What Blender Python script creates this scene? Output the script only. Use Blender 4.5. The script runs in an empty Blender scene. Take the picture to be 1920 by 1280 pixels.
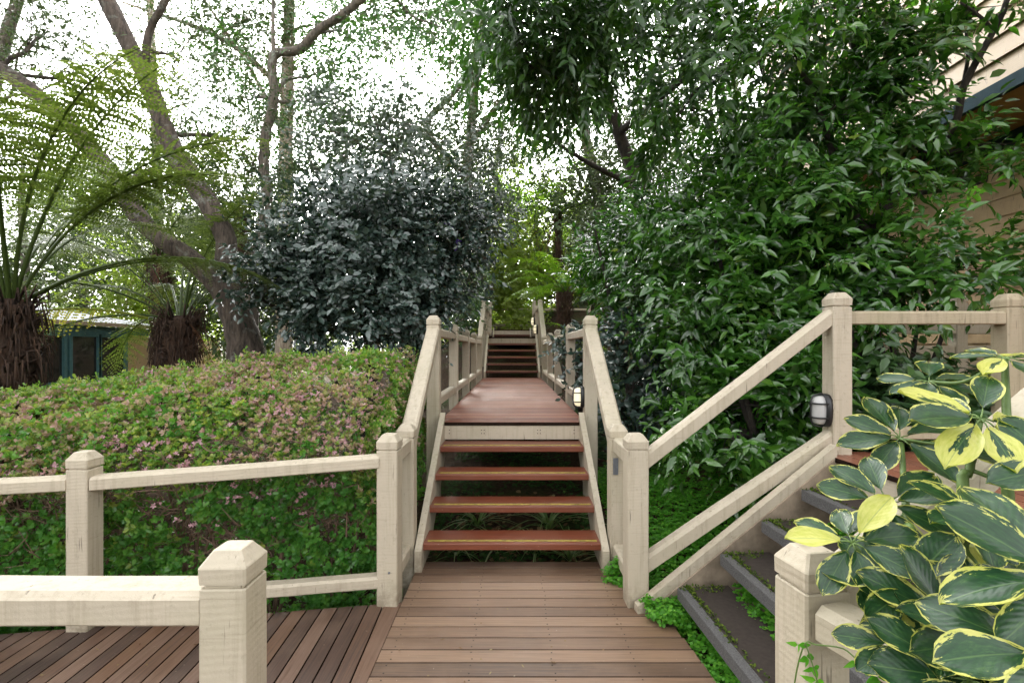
import bpy, math, random
import numpy as np
from mathutils import Vector, Matrix, noise

random.seed(7)
SC = bpy.context.scene
COL = SC.collection
R = math.radians
PI = math.pi

# ------------------------------------------------------------------ camera
F, CU, CV, EYE = 950.0, 960.0, 655.0, 1.525        # focal length in photo pixels, vanishing point, eye height
cam_d = bpy.data.cameras.new('camera')
cam = bpy.data.objects.new('camera', cam_d)
COL.objects.link(cam)
cam.location = (0, 0, EYE)
cam.rotation_euler = (R(90), 0, 0)
cam_d.sensor_width = 36
cam_d.lens = F / 1920 * 36
cam_d.shift_y = (CV - 640) / 1920
cam_d.clip_start = 0.05
cam_d.clip_end = 2000
SC.camera = cam

# ------------------------------------------------------------------ sky and sun
SUN_EL, SUN_AZ = 30.0, -13.0
w = bpy.data.worlds.new('World')
SC.world = w
w.use_nodes = True
wn, wl = w.node_tree.nodes, w.node_tree.links
wn.clear()
sky = wn.new('ShaderNodeTexSky')
sky.sky_type = 'NISHITA'
sky.sun_disc = False
sky.sun_elevation = R(SUN_EL)
sky.sun_rotation = R(SUN_AZ)
sky.air_density = 1.0
sky.dust_density = 6.0
sky.ozone_density = 0.6
hs = wn.new('ShaderNodeHueSaturation')             # overcast: the cloud layer greys the sky
hs.inputs['Saturation'].default_value = 0.06
bg = wn.new('ShaderNodeBackground')
bg.inputs['Strength'].default_value = 0.15
wo = wn.new('ShaderNodeOutputWorld')
wl.new(sky.outputs[0], hs.inputs['Color'])
wl.new(hs.outputs[0], bg.inputs['Color'])
wl.new(bg.outputs[0], wo.inputs['Surface'])

sd = bpy.data.lights.new('sun', 'SUN')
sd.energy = 1.5
sd.angle = R(12)
sd.color = (1.0, 0.95, 0.86)
sun = bpy.data.objects.new('sun', sd)
COL.objects.link(sun)
sv = Vector((math.sin(R(SUN_AZ)) * math.cos(R(SUN_EL)), math.cos(R(SUN_AZ)) * math.cos(R(SUN_EL)), math.sin(R(SUN_EL))))
sun.rotation_euler = (-sv).to_track_quat('-Z', 'Y').to_euler()
sun.location = sv * 40

SC.view_settings.view_transform = 'Standard'
SC.view_settings.look = 'None'
SC.view_settings.gamma = 1.0
SC.view_settings.exposure = 2.8
try:
    SC.cycles.use_denoising = True
    SC.cycles.denoiser = 'OPENIMAGEDENOISE'
    SC.cycles.denoising_input_passes = 'RGB_ALBEDO_NORMAL'
    SC.cycles.max_bounces = 8
    SC.cycles.diffuse_bounces = 4
    SC.cycles.glossy_bounces = 3
    SC.cycles.transmission_bounces = 5
    SC.cycles.use_adaptive_sampling = True
    SC.cycles.adaptive_threshold = 0.02
    SC.cycles.caustics_reflective = False
    SC.cycles.caustics_refractive = False
except Exception:
    pass


def at(u, v, Y):
    """A photo pixel and a distance to a place."""
    return Vector(((u - CU) * Y / F, Y, EYE - (v - CV) * Y / F))


# ------------------------------------------------------------------ materials
def nmat(name):
    m = bpy.data.materials.new(name)
    m.use_nodes = True
    n, l = m.node_tree.nodes, m.node_tree.links
    n.clear()
    o = n.new('ShaderNodeOutputMaterial')
    p = n.new('ShaderNodeBsdfPrincipled')
    l.new(p.outputs[0], o.inputs['Surface'])
    return m, n, l, p, o


def coords(n, l, scale=(1, 1, 1), rot=(0, 0, 0)):
    t = n.new('ShaderNodeTexCoord')
    mp = n.new('ShaderNodeMapping')
    mp.inputs['Scale'].default_value = scale
    mp.inputs['Rotation'].default_value = rot
    l.new(t.outputs['Object'], mp.inputs['Vector'])
    return mp.outputs[0]


def noise_n(n, l, vec, scale, detail=4, rough=.6):
    t = n.new('ShaderNodeTexNoise')
    t.inputs['Scale'].default_value = scale
    t.inputs['Detail'].default_value = detail
    t.inputs['Roughness'].default_value = rough
    if vec is not None:
        l.new(vec, t.inputs['Vector'])
    return t.outputs['Fac']


def ramp(n, l, fac, stops):
    r = n.new('ShaderNodeValToRGB')
    e = r.color_ramp.elements
    while len(e) > 1:
        e.remove(e[-1])
    e[0].position = stops[0][0]
    e[0].color = (*stops[0][1], 1)
    for p_, c in stops[1:]:
        k = e.new(p_)
        k.color = (*c, 1)
    l.new(fac, r.inputs[0])
    return r.outputs[0]


def mix(n, l, fac, a, b, mode='MIX'):
    m = n.new('ShaderNodeMix')
    m.data_type = 'RGBA'
    m.blend_type = mode
    for s, v in ((0, fac), (6, a), (7, b)):
        if isinstance(v, (int, float)):
            m.inputs[s].default_value = v
        elif isinstance(v, tuple):
            m.inputs[s].default_value = (*v, 1)
        else:
            l.new(v, m.inputs[s])
    return m.outputs[2]


def attr(n, name):
    a = n.new('ShaderNodeAttribute')
    a.attribute_name = name
    return a.outputs['Fac']


def math_n(n, l, op, a, b=0.0):
    m = n.new('ShaderNodeMath')
    m.operation = op
    for i, v in enumerate((a, b)):
        if isinstance(v, (int, float)):
            m.inputs[i].default_value = v
        else:
            l.new(v, m.inputs[i])
    return m.outputs[0]


def bump(n, l, p, h, strength=.4, dist=.01):
    b = n.new('ShaderNodeBump')
    b.inputs['Strength'].default_value = strength
    b.inputs['Distance'].default_value = dist
    l.new(h, b.inputs['Height'])
    l.new(b.outputs[0], p.inputs['Normal'])


BW = ((0, (0, 0, 0)), (1, (1, 1, 1)))


def paint_mat(name, base, dirt, amount=.5, rough=.62):
    """Cream paint over rough-sawn timber, weathered."""
    m, n, l, p, o = nmat(name)
    v = coords(n, l)
    big = noise_n(n, l, v, 3.5, 5)
    fine = noise_n(n, l, v, 38, 6, .7)
    streak = noise_n(n, l, coords(n, l, (26, 26, 1.3)), 1.0, 5, .65)
    c = ramp(n, l, big, ((.3, tuple(x * .90 for x in base)), (.7, base)))
    f1 = ramp(n, l, streak, ((.50, (0, 0, 0)), (.78, (1, 1, 1))))
    c = mix(n, l, math_n(n, l, 'MULTIPLY', f1, amount), c, dirt)
    f2 = ramp(n, l, fine, ((.58, (0, 0, 0)), (.72, (1, 1, 1))))
    c = mix(n, l, math_n(n, l, 'MULTIPLY', f2, amount * .55), c, tuple(x * .55 for x in dirt))
    chip = noise_n(n, l, v, 11, 8, .75)
    c = mix(n, l, math_n(n, l, 'MULTIPLY', ramp(n, l, chip, ((.685, (0, 0, 0)), (.70, (1, 1, 1)))), amount), c, (.19, .15, .11))
    alg = noise_n(n, l, coords(n, l, (1, 1, 1), (.4, 0, .3)), 2.1, 5, .6)
    c = mix(n, l, math_n(n, l, 'MULTIPLY', ramp(n, l, alg, ((.50, (0, 0, 0)), (.68, (1, 1, 1)))), .28 * amount), c, (.27, .27, .13))
    crack = noise_n(n, l, coords(n, l, (60, 60, 5)), 1.0, 3, .5)
    f3 = ramp(n, l, crack, ((.28, (1, 1, 1)), (.33, (0, 0, 0))))
    c = mix(n, l, math_n(n, l, 'MULTIPLY', f3, .6), c, (.06, .045, .03))
    saw = noise_n(n, l, coords(n, l, (3, 3, 95), (.10, .16, 0)), 1.0, 4, .6)
    f4 = ramp(n, l, saw, ((.62, (0, 0, 0)), (.68, (1, 1, 1))))
    c = mix(n, l, math_n(n, l, 'MULTIPLY', math_n(n, l, 'MULTIPLY', f4, big), .42), c, (.20, .15, .09))
    sz = n.new('ShaderNodeSeparateXYZ')
    l.new(v, sz.inputs[0])
    low = n.new('ShaderNodeMapRange')
    low.inputs[1].default_value = .17
    low.inputs[2].default_value = -.02
    l.new(sz.outputs[2], low.inputs[0])
    gr = math_n(n, l, 'MULTIPLY', low.outputs[0], ramp(n, l, noise_n(n, l, v, 16, 5, .7), ((.35, (0, 0, 0)), (.6, (1, 1, 1)))))
    c = mix(n, l, math_n(n, l, 'MULTIPLY', gr, .75), c, (.13, .10, .055))
    l.new(c, p.inputs['Base Color'])
    p.inputs['Roughness'].default_value = rough
    wv = n.new('ShaderNodeTexWave')
    wv.inputs['Scale'].default_value = 17
    wv.inputs['Distortion'].default_value = 2.2
    wv.inputs['Detail'].default_value = 3
    wv.bands_direction = 'Z'
    l.new(coords(n, l, (.5, .5, 1.0), (.10, .14, .0)), wv.inputs['Vector'])
    h = math_n(n, l, 'ADD', math_n(n, l, 'MULTIPLY', math_n(n, l, 'MULTIPLY', wv.outputs['Fac'], big), .38), fine)
    bump(n, l, p, h, .5, .004)
    return m


CREAM = paint_mat('cream_paint', (.50, .435, .33), (.25, .20, .13), .62)
CREAM_OLD = paint_mat('weathered_cream_paint', (.42, .35, .24), (.17, .15, .085), .75)
HOUSE_TAN = paint_mat('house_tan_paint', (.52, .36, .19), (.32, .21, .11), .35)
HOUSE_CREAM = paint_mat('house_cream_paint', (.28, .195, .098), (.22, .16, .09), .35)


def wood_mat(name, stops, axis, rough=(.38, .6), grain=1.0, worn=(.31, .21, .145), wornamt=.4):
    m, n, l, p, o = nmat(name)
    s = (3, 130, 130) if axis == 'x' else (130, 3, 130)
    g = noise_n(n, l, coords(n, l, s), 1.0, 6, .65)
    v = coords(n, l)
    patch = noise_n(n, l, v, 2.2, 5, .6)
    r = attr(n, 'rnd')
    k = math_n(n, l, 'ADD', math_n(n, l, 'MULTIPLY', r, .62), math_n(n, l, 'MULTIPLY', g, .38))
    c = ramp(n, l, k, stops)
    dark = ramp(n, l, g, ((.30, (.55, .55, .55)), (.55, (1, 1, 1))))
    c = mix(n, l, .8 * grain, c, dark, 'MULTIPLY')
    c = mix(n, l, math_n(n, l, 'MULTIPLY', ramp(n, l, patch, ((.48, (0, 0, 0)), (.75, (1, 1, 1)))), wornamt), c, worn)
    sp = noise_n(n, l, v, 55, 2, .5)
    c = mix(n, l, math_n(n, l, 'MULTIPLY', ramp(n, l, sp, ((.72, (0, 0, 0)), (.76, (1, 1, 1)))), .4), c, (.42, .36, .28))
    l.new(c, p.inputs['Base Color'])
    mr = n.new('ShaderNodeMapRange')
    mr.inputs[1].default_value = .3
    mr.inputs[2].default_value = .7
    mr.inputs[3].default_value = rough[0]
    mr.inputs[4].default_value = rough[1]
    l.new(patch, mr.inputs[0])
    l.new(mr.outputs[0], p.inputs['Roughness'])
    bump(n, l, p, g, .35, .003)
    return m


DECK_STOPS = ((.18, (.088, .051, .030)), (.42, (.165, .098, .058)), (.62, (.225, .138, .083)), (.85, (.285, .185, .120)))
DECK_X = wood_mat('weathered_deck_wood', DECK_STOPS, 'x')
SIDE_STOPS = ((.18, (.048, .029, .023)), (.42, (.090, .052, .037)), (.62, (.140, .074, .042)), (.85, (.160, .102, .076)))
DECK_Y = wood_mat('brown_deck_wood', SIDE_STOPS, 'y', wornamt=.3)
RED_STOPS = ((.15, (.060, .017, .009)), (.45, (.150, .038, .017)), (.85, (.225, .066, .032)))
RED = wood_mat('red_tread_wood', RED_STOPS, 'x', (.28, .45), .8, (.30, .17, .11), .25)
LAND_STOPS = ((.15, (.115, .034, .019)), (.45, (.21, .068, .037)), (.85, (.32, .125, .072)))
LANDW = wood_mat('red_landing_wood', LAND_STOPS, 'x', (.42, .58), .8, (.34, .16, .105), .2)
LANDW.node_tree.nodes['Principled BSDF'].inputs['Specular IOR Level'].default_value = .3


def plain(name, c, rough=.5, metal=0.0, var=.25, scale=12, bmp=.2, emit=None, es=0.0):
    m, n, l, p, o = nmat(name)
    f = noise_n(n, l, coords(n, l), scale, 5)
    l.new(ramp(n, l, f, ((.3, tuple(x * (1 - var) for x in c)), (.7, tuple(min(1, x * (1 + var * .5)) for x in c)))), p.inputs['Base Color'])
    p.inputs['Roughness'].default_value = rough
    p.inputs['Metallic'].default_value = metal
    if bmp:
        bump(n, l, p, f, bmp, .006)
    if emit:
        p.inputs['Emission Color'].default_value = (*emit, 1)
        p.inputs['Emission Strength'].default_value = es
    return m


YELLOW = plain('yellow_grip', (.42, .36, .07), .6, 0, .6, 30)
DARKGRIP = plain('dark_grip', (.05, .04, .035), .7)
STONE = plain('dark_stone_tread', (.046, .037, .031), .8, 0, .22, 45, .35)
NOSE = plain('grey_grit_nosing', (.115, .112, .11), .85, 0, .5, 160, .6)
CONC = plain('stained_render', (.30, .24, .175), .85, 0, .5, 7, .5)
BLACK = plain('black_plastic', (.012, .012, .013), .35, 0, .2, 20, 0)
STEEL = plain('dull_steel', (.22, .24, .27), .4, .7, .2, 30, .1)
TEAL = plain('teal_paint', (.055, .135, .14), .5, 0, .2, 10, .1)
DTEAL = plain('dark_teal_trim', (.018, .042, .055), .85, 0, .2, 10, .1)
ROOFM = plain('pale_metal_roof', (.72, .73, .74), .35, .0, .1, 6, 0)
ROOFW = plain('white_wall', (.8, .8, .8), .6, 0, .1, 6, 0)
GUTTER = plain('brown_gutter', (.38, .28, .19), .5)
SOFFIT = plain('brown_soffit', (.36, .22, .10), .7, 0, .2, 4, .1)
INT = plain('dark_interior', (.03, .026, .022), .8, 0, .4, 2, 0)
GLASS = plain('dark_window_glass', (.02, .02, .018), .06, 0, .1, 2, 0)
LENSW = plain('frosted_lamp_glass', (.46, .455, .44), .22, 0, .05, 4, 0)
LENSON = plain('lit_lamp_glass', (.8, .74, .55), .25, 0, .05, 4, 0, (1.0, .86, .55), .10)
JOINT = plain('dirty_shaded_edge', (.022, .014, .010), .95, 0, .4, 30, 0)  # dirt plus the shade of the board gaps, both in the colour
EARTH = plain('dark_earth', (.045, .032, .022), .95, 0, .6, 9, .8)


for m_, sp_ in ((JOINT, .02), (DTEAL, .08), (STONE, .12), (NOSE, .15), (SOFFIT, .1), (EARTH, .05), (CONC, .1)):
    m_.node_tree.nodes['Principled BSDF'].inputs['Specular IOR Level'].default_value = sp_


def bark_mat(name, a, b, lich=None, sc=(9, 9, 1.6), bs=.9):
    m, n, l, p, o = nmat(name)
    f = noise_n(n, l, coords(n, l, sc), 2.4, 8, .72)
    c = ramp(n, l, f, ((.36, a), (.62, b)))
    if lich:
        f2 = noise_n(n, l, coords(n, l), 5.5, 6, .7)
        c = mix(n, l, ramp(n, l, f2, ((.56, (0, 0, 0)), (.64, (.75, .75, .75)))), c, lich)
    l.new(c, p.inputs['Base Color'])
    p.inputs['Roughness'].default_value = .88
    bump(n, l, p, f, bs, .05)
    return m


BARK = bark_mat('ridged_brown_bark', (.026, .019, .015), (.150, .115, .088), (.22, .225, .19))
BARKG = bark_mat('grey_lichen_bark', (.07, .06, .05), (.25, .21, .165), (.34, .35, .30))
BARKP = bark_mat('pale_gum_bark', (.20, .15, .10), (.46, .39, .30))
BARKD = bark_mat('dark_branch_bark', (.012, .010, .008), (.05, .038, .028))
FERNT = bark_mat('shaggy_fern_trunk', (.018, .010, .006), (.11, .058, .034), None, (14, 14, 2), 1.0)
TWIG = plain('brown_twig', (.17, .105, .07), .85, 0, .4, 20, 0)
STEMG = plain('green_stem', (.10, .17, .035), .5, 0, .3, 30, .1)


def leaf_mat(name, stops, rough=.35, trans=.3, spec=.5, tcol=None, bmp=True):
    m, n, l, p, o = nmat(name)
    c = ramp(n, l, attr(n, 'rnd'), stops)
    l.new(c, p.inputs['Base Color'])
    p.inputs['Roughness'].default_value = rough
    p.inputs['Specular IOR Level'].default_value = spec
    t = n.new('ShaderNodeBsdfTranslucent')
    tc = mix(n, l, 1.0, c, tcol or (1.6, 1.9, .7), 'MULTIPLY')
    l.new(tc, t.inputs['Color'])
    ms = n.new('ShaderNodeMixShader')
    ms.inputs[0].default_value = trans
    l.new(p.outputs[0], ms.inputs[1])
    l.new(t.outputs[0], ms.inputs[2])
    l.new(ms.outputs[0], o.inputs['Surface'])
    return m


L_CAM = leaf_mat('camellia_leaf', ((0, (.018, .038, .030)), (.45, (.038, .068, .055)), (.85, (.085, .122, .104)), (.95, (.15, .19, .165)), (1, (.06, .15, .045))), .22, .10, 1.0)
L_RIGHT = leaf_mat('glossy_leaf', ((0, (.015, .052, .010)), (.45, (.038, .118, .016)), (.82, (.088, .215, .030)), (.95, (.19, .26, .035)), (.98, (.30, .25, .04)), (1, (.20, .11, .04))), .20, .28, 1.0)
L_OVER = leaf_mat('canopy_leaf', ((0, (.016, .048, .012)), (.5, (.034, .092, .018)), (.92, (.075, .16, .026)), (1, (.19, .22, .03))), .28, .28, .7)
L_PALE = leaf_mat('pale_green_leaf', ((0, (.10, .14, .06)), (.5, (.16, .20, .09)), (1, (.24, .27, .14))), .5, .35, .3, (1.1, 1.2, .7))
L_GREY = leaf_mat('grey_green_leaf', ((0, (.035, .058, .040)), (.5, (.062, .092, .066)), (1, (.10, .14, .09))), .35, .15, .9)
L_BACK = leaf_mat('airy_leaf', ((0, (.030, .055, .018)), (.5, (.055, .088, .028)), (1, (.10, .125, .045))), .45, .22, .4, (1.0, 1.15, .5))
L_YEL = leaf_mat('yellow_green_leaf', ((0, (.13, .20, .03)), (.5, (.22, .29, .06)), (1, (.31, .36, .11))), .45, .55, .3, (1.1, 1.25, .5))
L_DARK = leaf_mat('dark_green_leaf', ((0, (.018, .052, .016)), (.6, (.038, .092, .026)), (1, (.075, .15, .04))), .33, .25, .7)
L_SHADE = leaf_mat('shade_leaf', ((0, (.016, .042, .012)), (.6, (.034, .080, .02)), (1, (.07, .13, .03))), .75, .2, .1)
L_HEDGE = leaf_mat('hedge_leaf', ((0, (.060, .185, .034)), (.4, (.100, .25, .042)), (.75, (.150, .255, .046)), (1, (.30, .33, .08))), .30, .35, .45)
L_HTOP = leaf_mat('hedge_tip_leaf', ((0, (.12, .21, .04)), (.30, (.24, .29, .08)), (.5, (.33, .24, .17)), (1, (.45, .29, .28))), .5, .3, .35)
L_PINK = leaf_mat('faded_pink_blossom', ((0, (.30, .17, .15)), (.5, (.46, .27, .28)), (1, (.56, .36, .40))), .7, .25, .2, (1.1, .9, .9))
L_CLOV = leaf_mat('clover_leaf', ((0, (.045, .16, .014)), (.5, (.075, .26, .020)), (1, (.15, .36, .035))), .5, .35, .3)
L_FERN = leaf_mat('fern_green', ((0, (.070, .105, .028)), (.5, (.115, .165, .045)), (1, (.18, .22, .075))), .40, .35, .3, (1.3, 1.4, .6))
L_FERNB = leaf_mat('fern_bright', ((0, (.10, .20, .02)), (.5, (.16, .28, .03)), (1, (.25, .36, .05))), .5, .45, .3)
L_FERNY = leaf_mat('fern_yellowing', ((0, (.22, .24, .03)), (.5, (.36, .34, .05)), (1, (.46, .36, .07))), .55, .4, .3)
L_DEAD = leaf_mat('fern_dead', ((0, (.09, .042, .022)), (.5, (.15, .075, .04)), (1, (.21, .12, .065))), .8, .15, .1, (1.1, .9, .7))
L_GRASS = leaf_mat('strap_grass', ((0, (.09, .17, .05)), (.5, (.17, .26, .09)), (1, (.36, .42, .24))), .4, .3, .5)
L_MOSS = leaf_mat('moss_green', ((0, (.030, .055, .010)), (.5, (.060, .10, .014)), (1, (.11, .15, .02))), .85, .15, .1)
L_LITTER = leaf_mat('fallen_leaf', ((0, (.09, .05, .025)), (.5, (.17, .11, .05)), (1, (.26, .22, .11))), .7, .1, .2, (1.1, .9, .6))
L_PURPLE = leaf_mat('purple_petal', ((0, (.06, .04, .18)), (1, (.12, .08, .30))), .6, .25, .2, (.9, .8, 1.3))


def varieg_mat():
    m, n, l, p, o = nmat('variegated_leaf')
    a = n.new('ShaderNodeAttribute')
    a.attribute_name = 'UVMap'
    sx = n.new('ShaderNodeSeparateXYZ')
    uvn = n.new('ShaderNodeUVMap')
    uvn.uv_map = 'UVMap'
    l.new(uvn.outputs[0], sx.inputs[0])
    r = attr(n, 'rnd')                                # how wide this leaflet's yellow margin is
    cb = n.new('ShaderNodeCombineXYZ')
    l.new(math_n(n, l, 'MULTIPLY', sx.outputs[0], 5.0), cb.inputs[0])
    l.new(math_n(n, l, 'MULTIPLY', sx.outputs[1], 2.4), cb.inputs[1])
    l.new(math_n(n, l, 'MULTIPLY', r, 60.0), cb.inputs[2])
    nz = noise_n(n, l, cb.outputs[0], 2.4, 5, .65)
    e = math_n(n, l, 'ABSOLUTE', math_n(n, l, 'SUBTRACT', math_n(n, l, 'MULTIPLY', sx.outputs[0], 2.0), 1.0))
    tip = math_n(n, l, 'MAXIMUM', e, math_n(n, l, 'ADD', math_n(n, l, 'MULTIPLY', math_n(n, l, 'SUBTRACT', sx.outputs[1], .5), 2.0), -.05))
    x = math_n(n, l, 'ADD', tip, math_n(n, l, 'MULTIPLY', math_n(n, l, 'SUBTRACT', nz, .5), 1.25))
    x = math_n(n, l, 'ADD', x, math_n(n, l, 'MULTIPLY', math_n(n, l, 'POWER', r, 3.0), 1.35))
    f = ramp(n, l, x, ((.895, (0, 0, 0)), (.915, (.30, .30, .30)), (.95, (1, 1, 1))))
    gcol = ramp(n, l, nz, ((.3, (.010, .040, .016)), (.55, (.020, .068, .022)), (.75, (.052, .125, .03))))
    ycol = ramp(n, l, nz, ((.3, (.40, .43, .055)), (.7, (.58, .56, .16))))
    c = mix(n, l, f, gcol, ycol)
    vein = ramp(n, l, e, ((.0, (1, 1, 1)), (.055, (0, 0, 0))))
    c = mix(n, l, math_n(n, l, 'MULTIPLY', vein, .6), c, (.10, .19, .05))
    l.new(c, p.inputs['Base Color'])
    p.inputs['Roughness'].default_value = .30
    p.inputs['Specular IOR Level'].default_value = .6
    side = n.new('ShaderNodeCombineXYZ')
    l.new(math_n(n, l, 'MULTIPLY', e, .9), side.inputs[0])
    l.new(math_n(n, l, 'SUBTRACT', math_n(n, l, 'MULTIPLY', sx.outputs[1], 9.0), math_n(n, l, 'MULTIPLY', e, 3.2)), side.inputs[1])
    wv = n.new('ShaderNodeTexWave')
    wv.bands_direction = 'Y'
    wv.inputs['Scale'].default_value = .32
    wv.inputs['Distortion'].default_value = .6
    l.new(side.outputs[0], wv.inputs['Vector'])
    bump(n, l, p, math_n(n, l, 'ADD', math_n(n, l, 'MULTIPLY', wv.outputs['Fac'], .5), math_n(n, l, 'MULTIPLY', vein, -.6)), .12, .004)
    t = n.new('ShaderNodeBsdfTranslucent')
    l.new(mix(n, l, 1.0, c, (1.2, 1.4, .6), 'MULTIPLY'), t.inputs['Color'])
    ms = n.new('ShaderNodeMixShader')
    ms.inputs[0].default_value = .25
    l.new(p.outputs[0], ms.inputs[1])
    l.new(t.outputs[0], ms.inputs[2])
    l.new(ms.outputs[0], o.inputs['Surface'])
    return m


L_VAR = varieg_mat()


def ground_mat():
    m, n, l, p, o = nmat('leaf_littered_soil')
    v = coords(n, l)
    a = noise_n(n, l, v, 1.3, 6, .65)
    b = noise_n(n, l, v, 24, 6, .7)
    c = ramp(n, l, b, ((.3, (.016, .011, .008)), (.55, (.055, .036, .022)), (.75, (.12, .08, .045))))
    c = mix(n, l, ramp(n, l, a, ((.5, (0, 0, 0)), (.66, (.7, .7, .7)))), c, (.03, .06, .014))
    l.new(c, p.inputs['Base Color'])
    p.inputs['Roughness'].default_value = 1.0
    p.inputs['Specular IOR Level'].default_value = .05
    bump(n, l, p, b, .9, .04)
    return m


GROUND = ground_mat()


# ------------------------------------------------------------------ object helpers
def tag(o, label=None, cat=None, group=None, kind=None):
    if label:
        o['label'] = label
    if cat:
        o['category'] = cat
    if group:
        o['group'] = group
    if kind:
        o['kind'] = kind
    return o


def thing(name, label, cat, loc=(0, 0, 0), rz=0, group=None):
    o = bpy.data.objects.new(name, None)
    COL.objects.link(o)
    o.location = loc
    o.rotation_euler = (0, 0, rz)
    o.empty_display_size = .1
    return tag(o, label, cat, group)


def link(name, me, parent=None):
    o = bpy.data.objects.new(name, me)
    COL.objects.link(o)
    if parent is not None:
        o.parent = parent
        p, off = parent, Vector((0, 0, 0))
        # children are built in world coordinates: take the parents' places off again
        off = world_of(parent)
        o.matrix_parent_inverse = off.inverted()
    return o


def world_of(o):
    m = Matrix.LocRotScale(o.location, o.rotation_euler, o.scale)
    if o.parent:
        return world_of(o.parent) @ o.matrix_parent_inverse @ m
    return m


class MB:
    """Collects shapes into one mesh, each vertex carrying the random value of its piece."""

    def __init__(s):
        s.v, s.f, s.r, s.rv, s.dark = [], [], [], .5, []

    def add(s, vs, fs):
        b = len(s.v)
        s.v += [tuple(x) for x in vs]
        s.r += [s.rv] * len(vs)
        s.f += [tuple(i + b for i in f) for f in fs]

    def box(s, x0, x1, y0, y1, z0, z1, ch=0.0):
        s.beam(Vector((x0, (y0 + y1) / 2, (z0 + z1) / 2)), Vector((x1, (y0 + y1) / 2, (z0 + z1) / 2)), abs(y1 - y0), abs(z1 - z0), ch, ch, 1, 0)

    def loft(s, rings, cap=True):
        n = len(rings[0])
        vs = [p for r_ in rings for p in r_]
        fs = []
        for k in range(len(rings) - 1):
            for i in range(n):
                j = (i + 1) % n
                fs.append((k * n + i, k * n + j, (k + 1) * n + j, (k + 1) * n + i))
        if cap:
            fs.append(tuple(range(n - 1, -1, -1)))
            fs.append(tuple((len(rings) - 1) * n + i for i in range(n)))
        s.add(vs, fs)

    def beam(s, p0, p1, w_, h, ct=.006, cb=.004, seg=1, jit=.0):
        """A timber with vertical end cuts: width w_ across, height h upright."""
        p0, p1 = Vector(p0), Vector(p1)
        d = p1 - p0
        dh = Vector((d.x, d.y, 0)).normalized()
        pr = Vector((-dh.y, dh.x, 0))
        a, b = w_ / 2, h / 2
        ct, cb = min(ct, a * .8, b * .8), min(cb, a * .8, b * .8)
        if ct > 0:
            prof = [(-a, -b + cb), (-a + cb, -b), (a - cb, -b), (a, -b + cb), (a, b - ct), (a - ct, b), (-a + ct, b), (-a, b - ct)]
        else:
            prof = [(-a, -b), (a, -b), (a, b), (-a, b)]
        rings = []
        for k in range(seg + 1):
            c = p0.lerp(p1, k / seg)
            ring = []
            for (x, z) in prof:
                q = c + pr * x + Vector((0, 0, z))
                if jit:
                    q += noise.noise_vector(q * 4.0) * jit
                ring.append(q)
            rings.append(ring)
        s.loft(rings)

    def prism(s, poly, z0, z1, ch=.0018):
        """A flat board with the given outline seen from above, its top edges eased."""
        P = [Vector((x, y, 0)) for x, y in poly]
        n = len(P)
        ins = []
        for i in range(n):
            a, b, c = P[i - 1], P[i], P[(i + 1) % n]
            q = ((a - b).normalized() + (c - b).normalized())
            ins.append(b + q * ch)
        up = lambda pts, z: [Vector((p.x, p.y, z)) for p in pts]
        s.dark += list(range(len(s.f), len(s.f) + n))          # the board's sides: joint dirt, with the gap's shade put into its dark colour
        s.loft([up(P, z0), up(P, z1 - ch), up(ins, z1)])

    def plate(s, pts, nrm, th):
        """A plank with the outline pts (3-D, flat), given a thickness along nrm."""
        nrm = Vector(nrm).normalized() * th
        s.loft([[Vector(p) for p in pts], [Vector(p) + nrm for p in pts]])

    def tube(s, pts, rad, sides=8, wob=0.0, smooth=4, cap=True):
        pts = [Vector(p) for p in pts]
        if smooth > 1 and len(pts) > 2:
            P, Q = [], []
            ext = [pts[0] * 2 - pts[1]] + pts + [pts[-1] * 2 - pts[-2]]
            for i in range(len(pts) - 1):
                a, b, c, d = ext[i:i + 4]
                for k in range(smooth):
                    t = k / smooth
                    P.append(.5 * ((2 * b) + (c - a) * t + (2 * a - 5 * b + 4 * c - d) * t * t + (3 * b - a - 3 * c + d) * t ** 3))
                    Q.append(rad[i] * (1 - t) + rad[i + 1] * t)
            P.append(pts[-1])
            Q.append(rad[-1])
            pts, rad = P, Q
        t0 = (pts[1] - pts[0]).normalized()
        u = t0.orthogonal().normalized()
        rings = []
        for i, p in enumerate(pts):
            t = (pts[min(i + 1, len(pts) - 1)] - pts[max(i - 1, 0)]).normalized()
            u = (u - t * u.dot(t)).normalized()
            b = t.cross(u)
            ring = []
            for k in range(sides):
                a = 2 * PI * k / sides
                d = u * math.cos(a) + b * math.sin(a)
                rr = rad[i]
                if wob:
                    rr *= 1 + wob * noise.noise((p + d * rad[i]) * (1.2 / max(rad[i], .03) * .35)) + wob * .5 * noise.noise(Vector((math.cos(a) * 3, math.sin(a) * 3, i * .15)) * 1.7)
                ring.append(p + d * rr)
            rings.append(ring)
        s.loft(rings, cap)

    def build(s, name, mat_, parent=None, smooth=False):
        me = bpy.data.meshes.new(name)
        me.from_pydata(s.v, [], s.f)
        a = me.attributes.new('rnd', 'FLOAT', 'POINT')
        a.data.foreach_set('value', np.array(s.r, dtype=np.float32))
        me.materials.append(mat_)
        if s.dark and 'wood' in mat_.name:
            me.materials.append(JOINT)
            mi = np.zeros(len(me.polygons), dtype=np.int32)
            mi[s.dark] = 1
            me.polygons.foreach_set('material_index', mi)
        if smooth:
            me.polygons.foreach_set('use_smooth', np.ones(len(me.polygons), dtype=bool))
        me.update()
        return link(name, me, parent)


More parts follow.
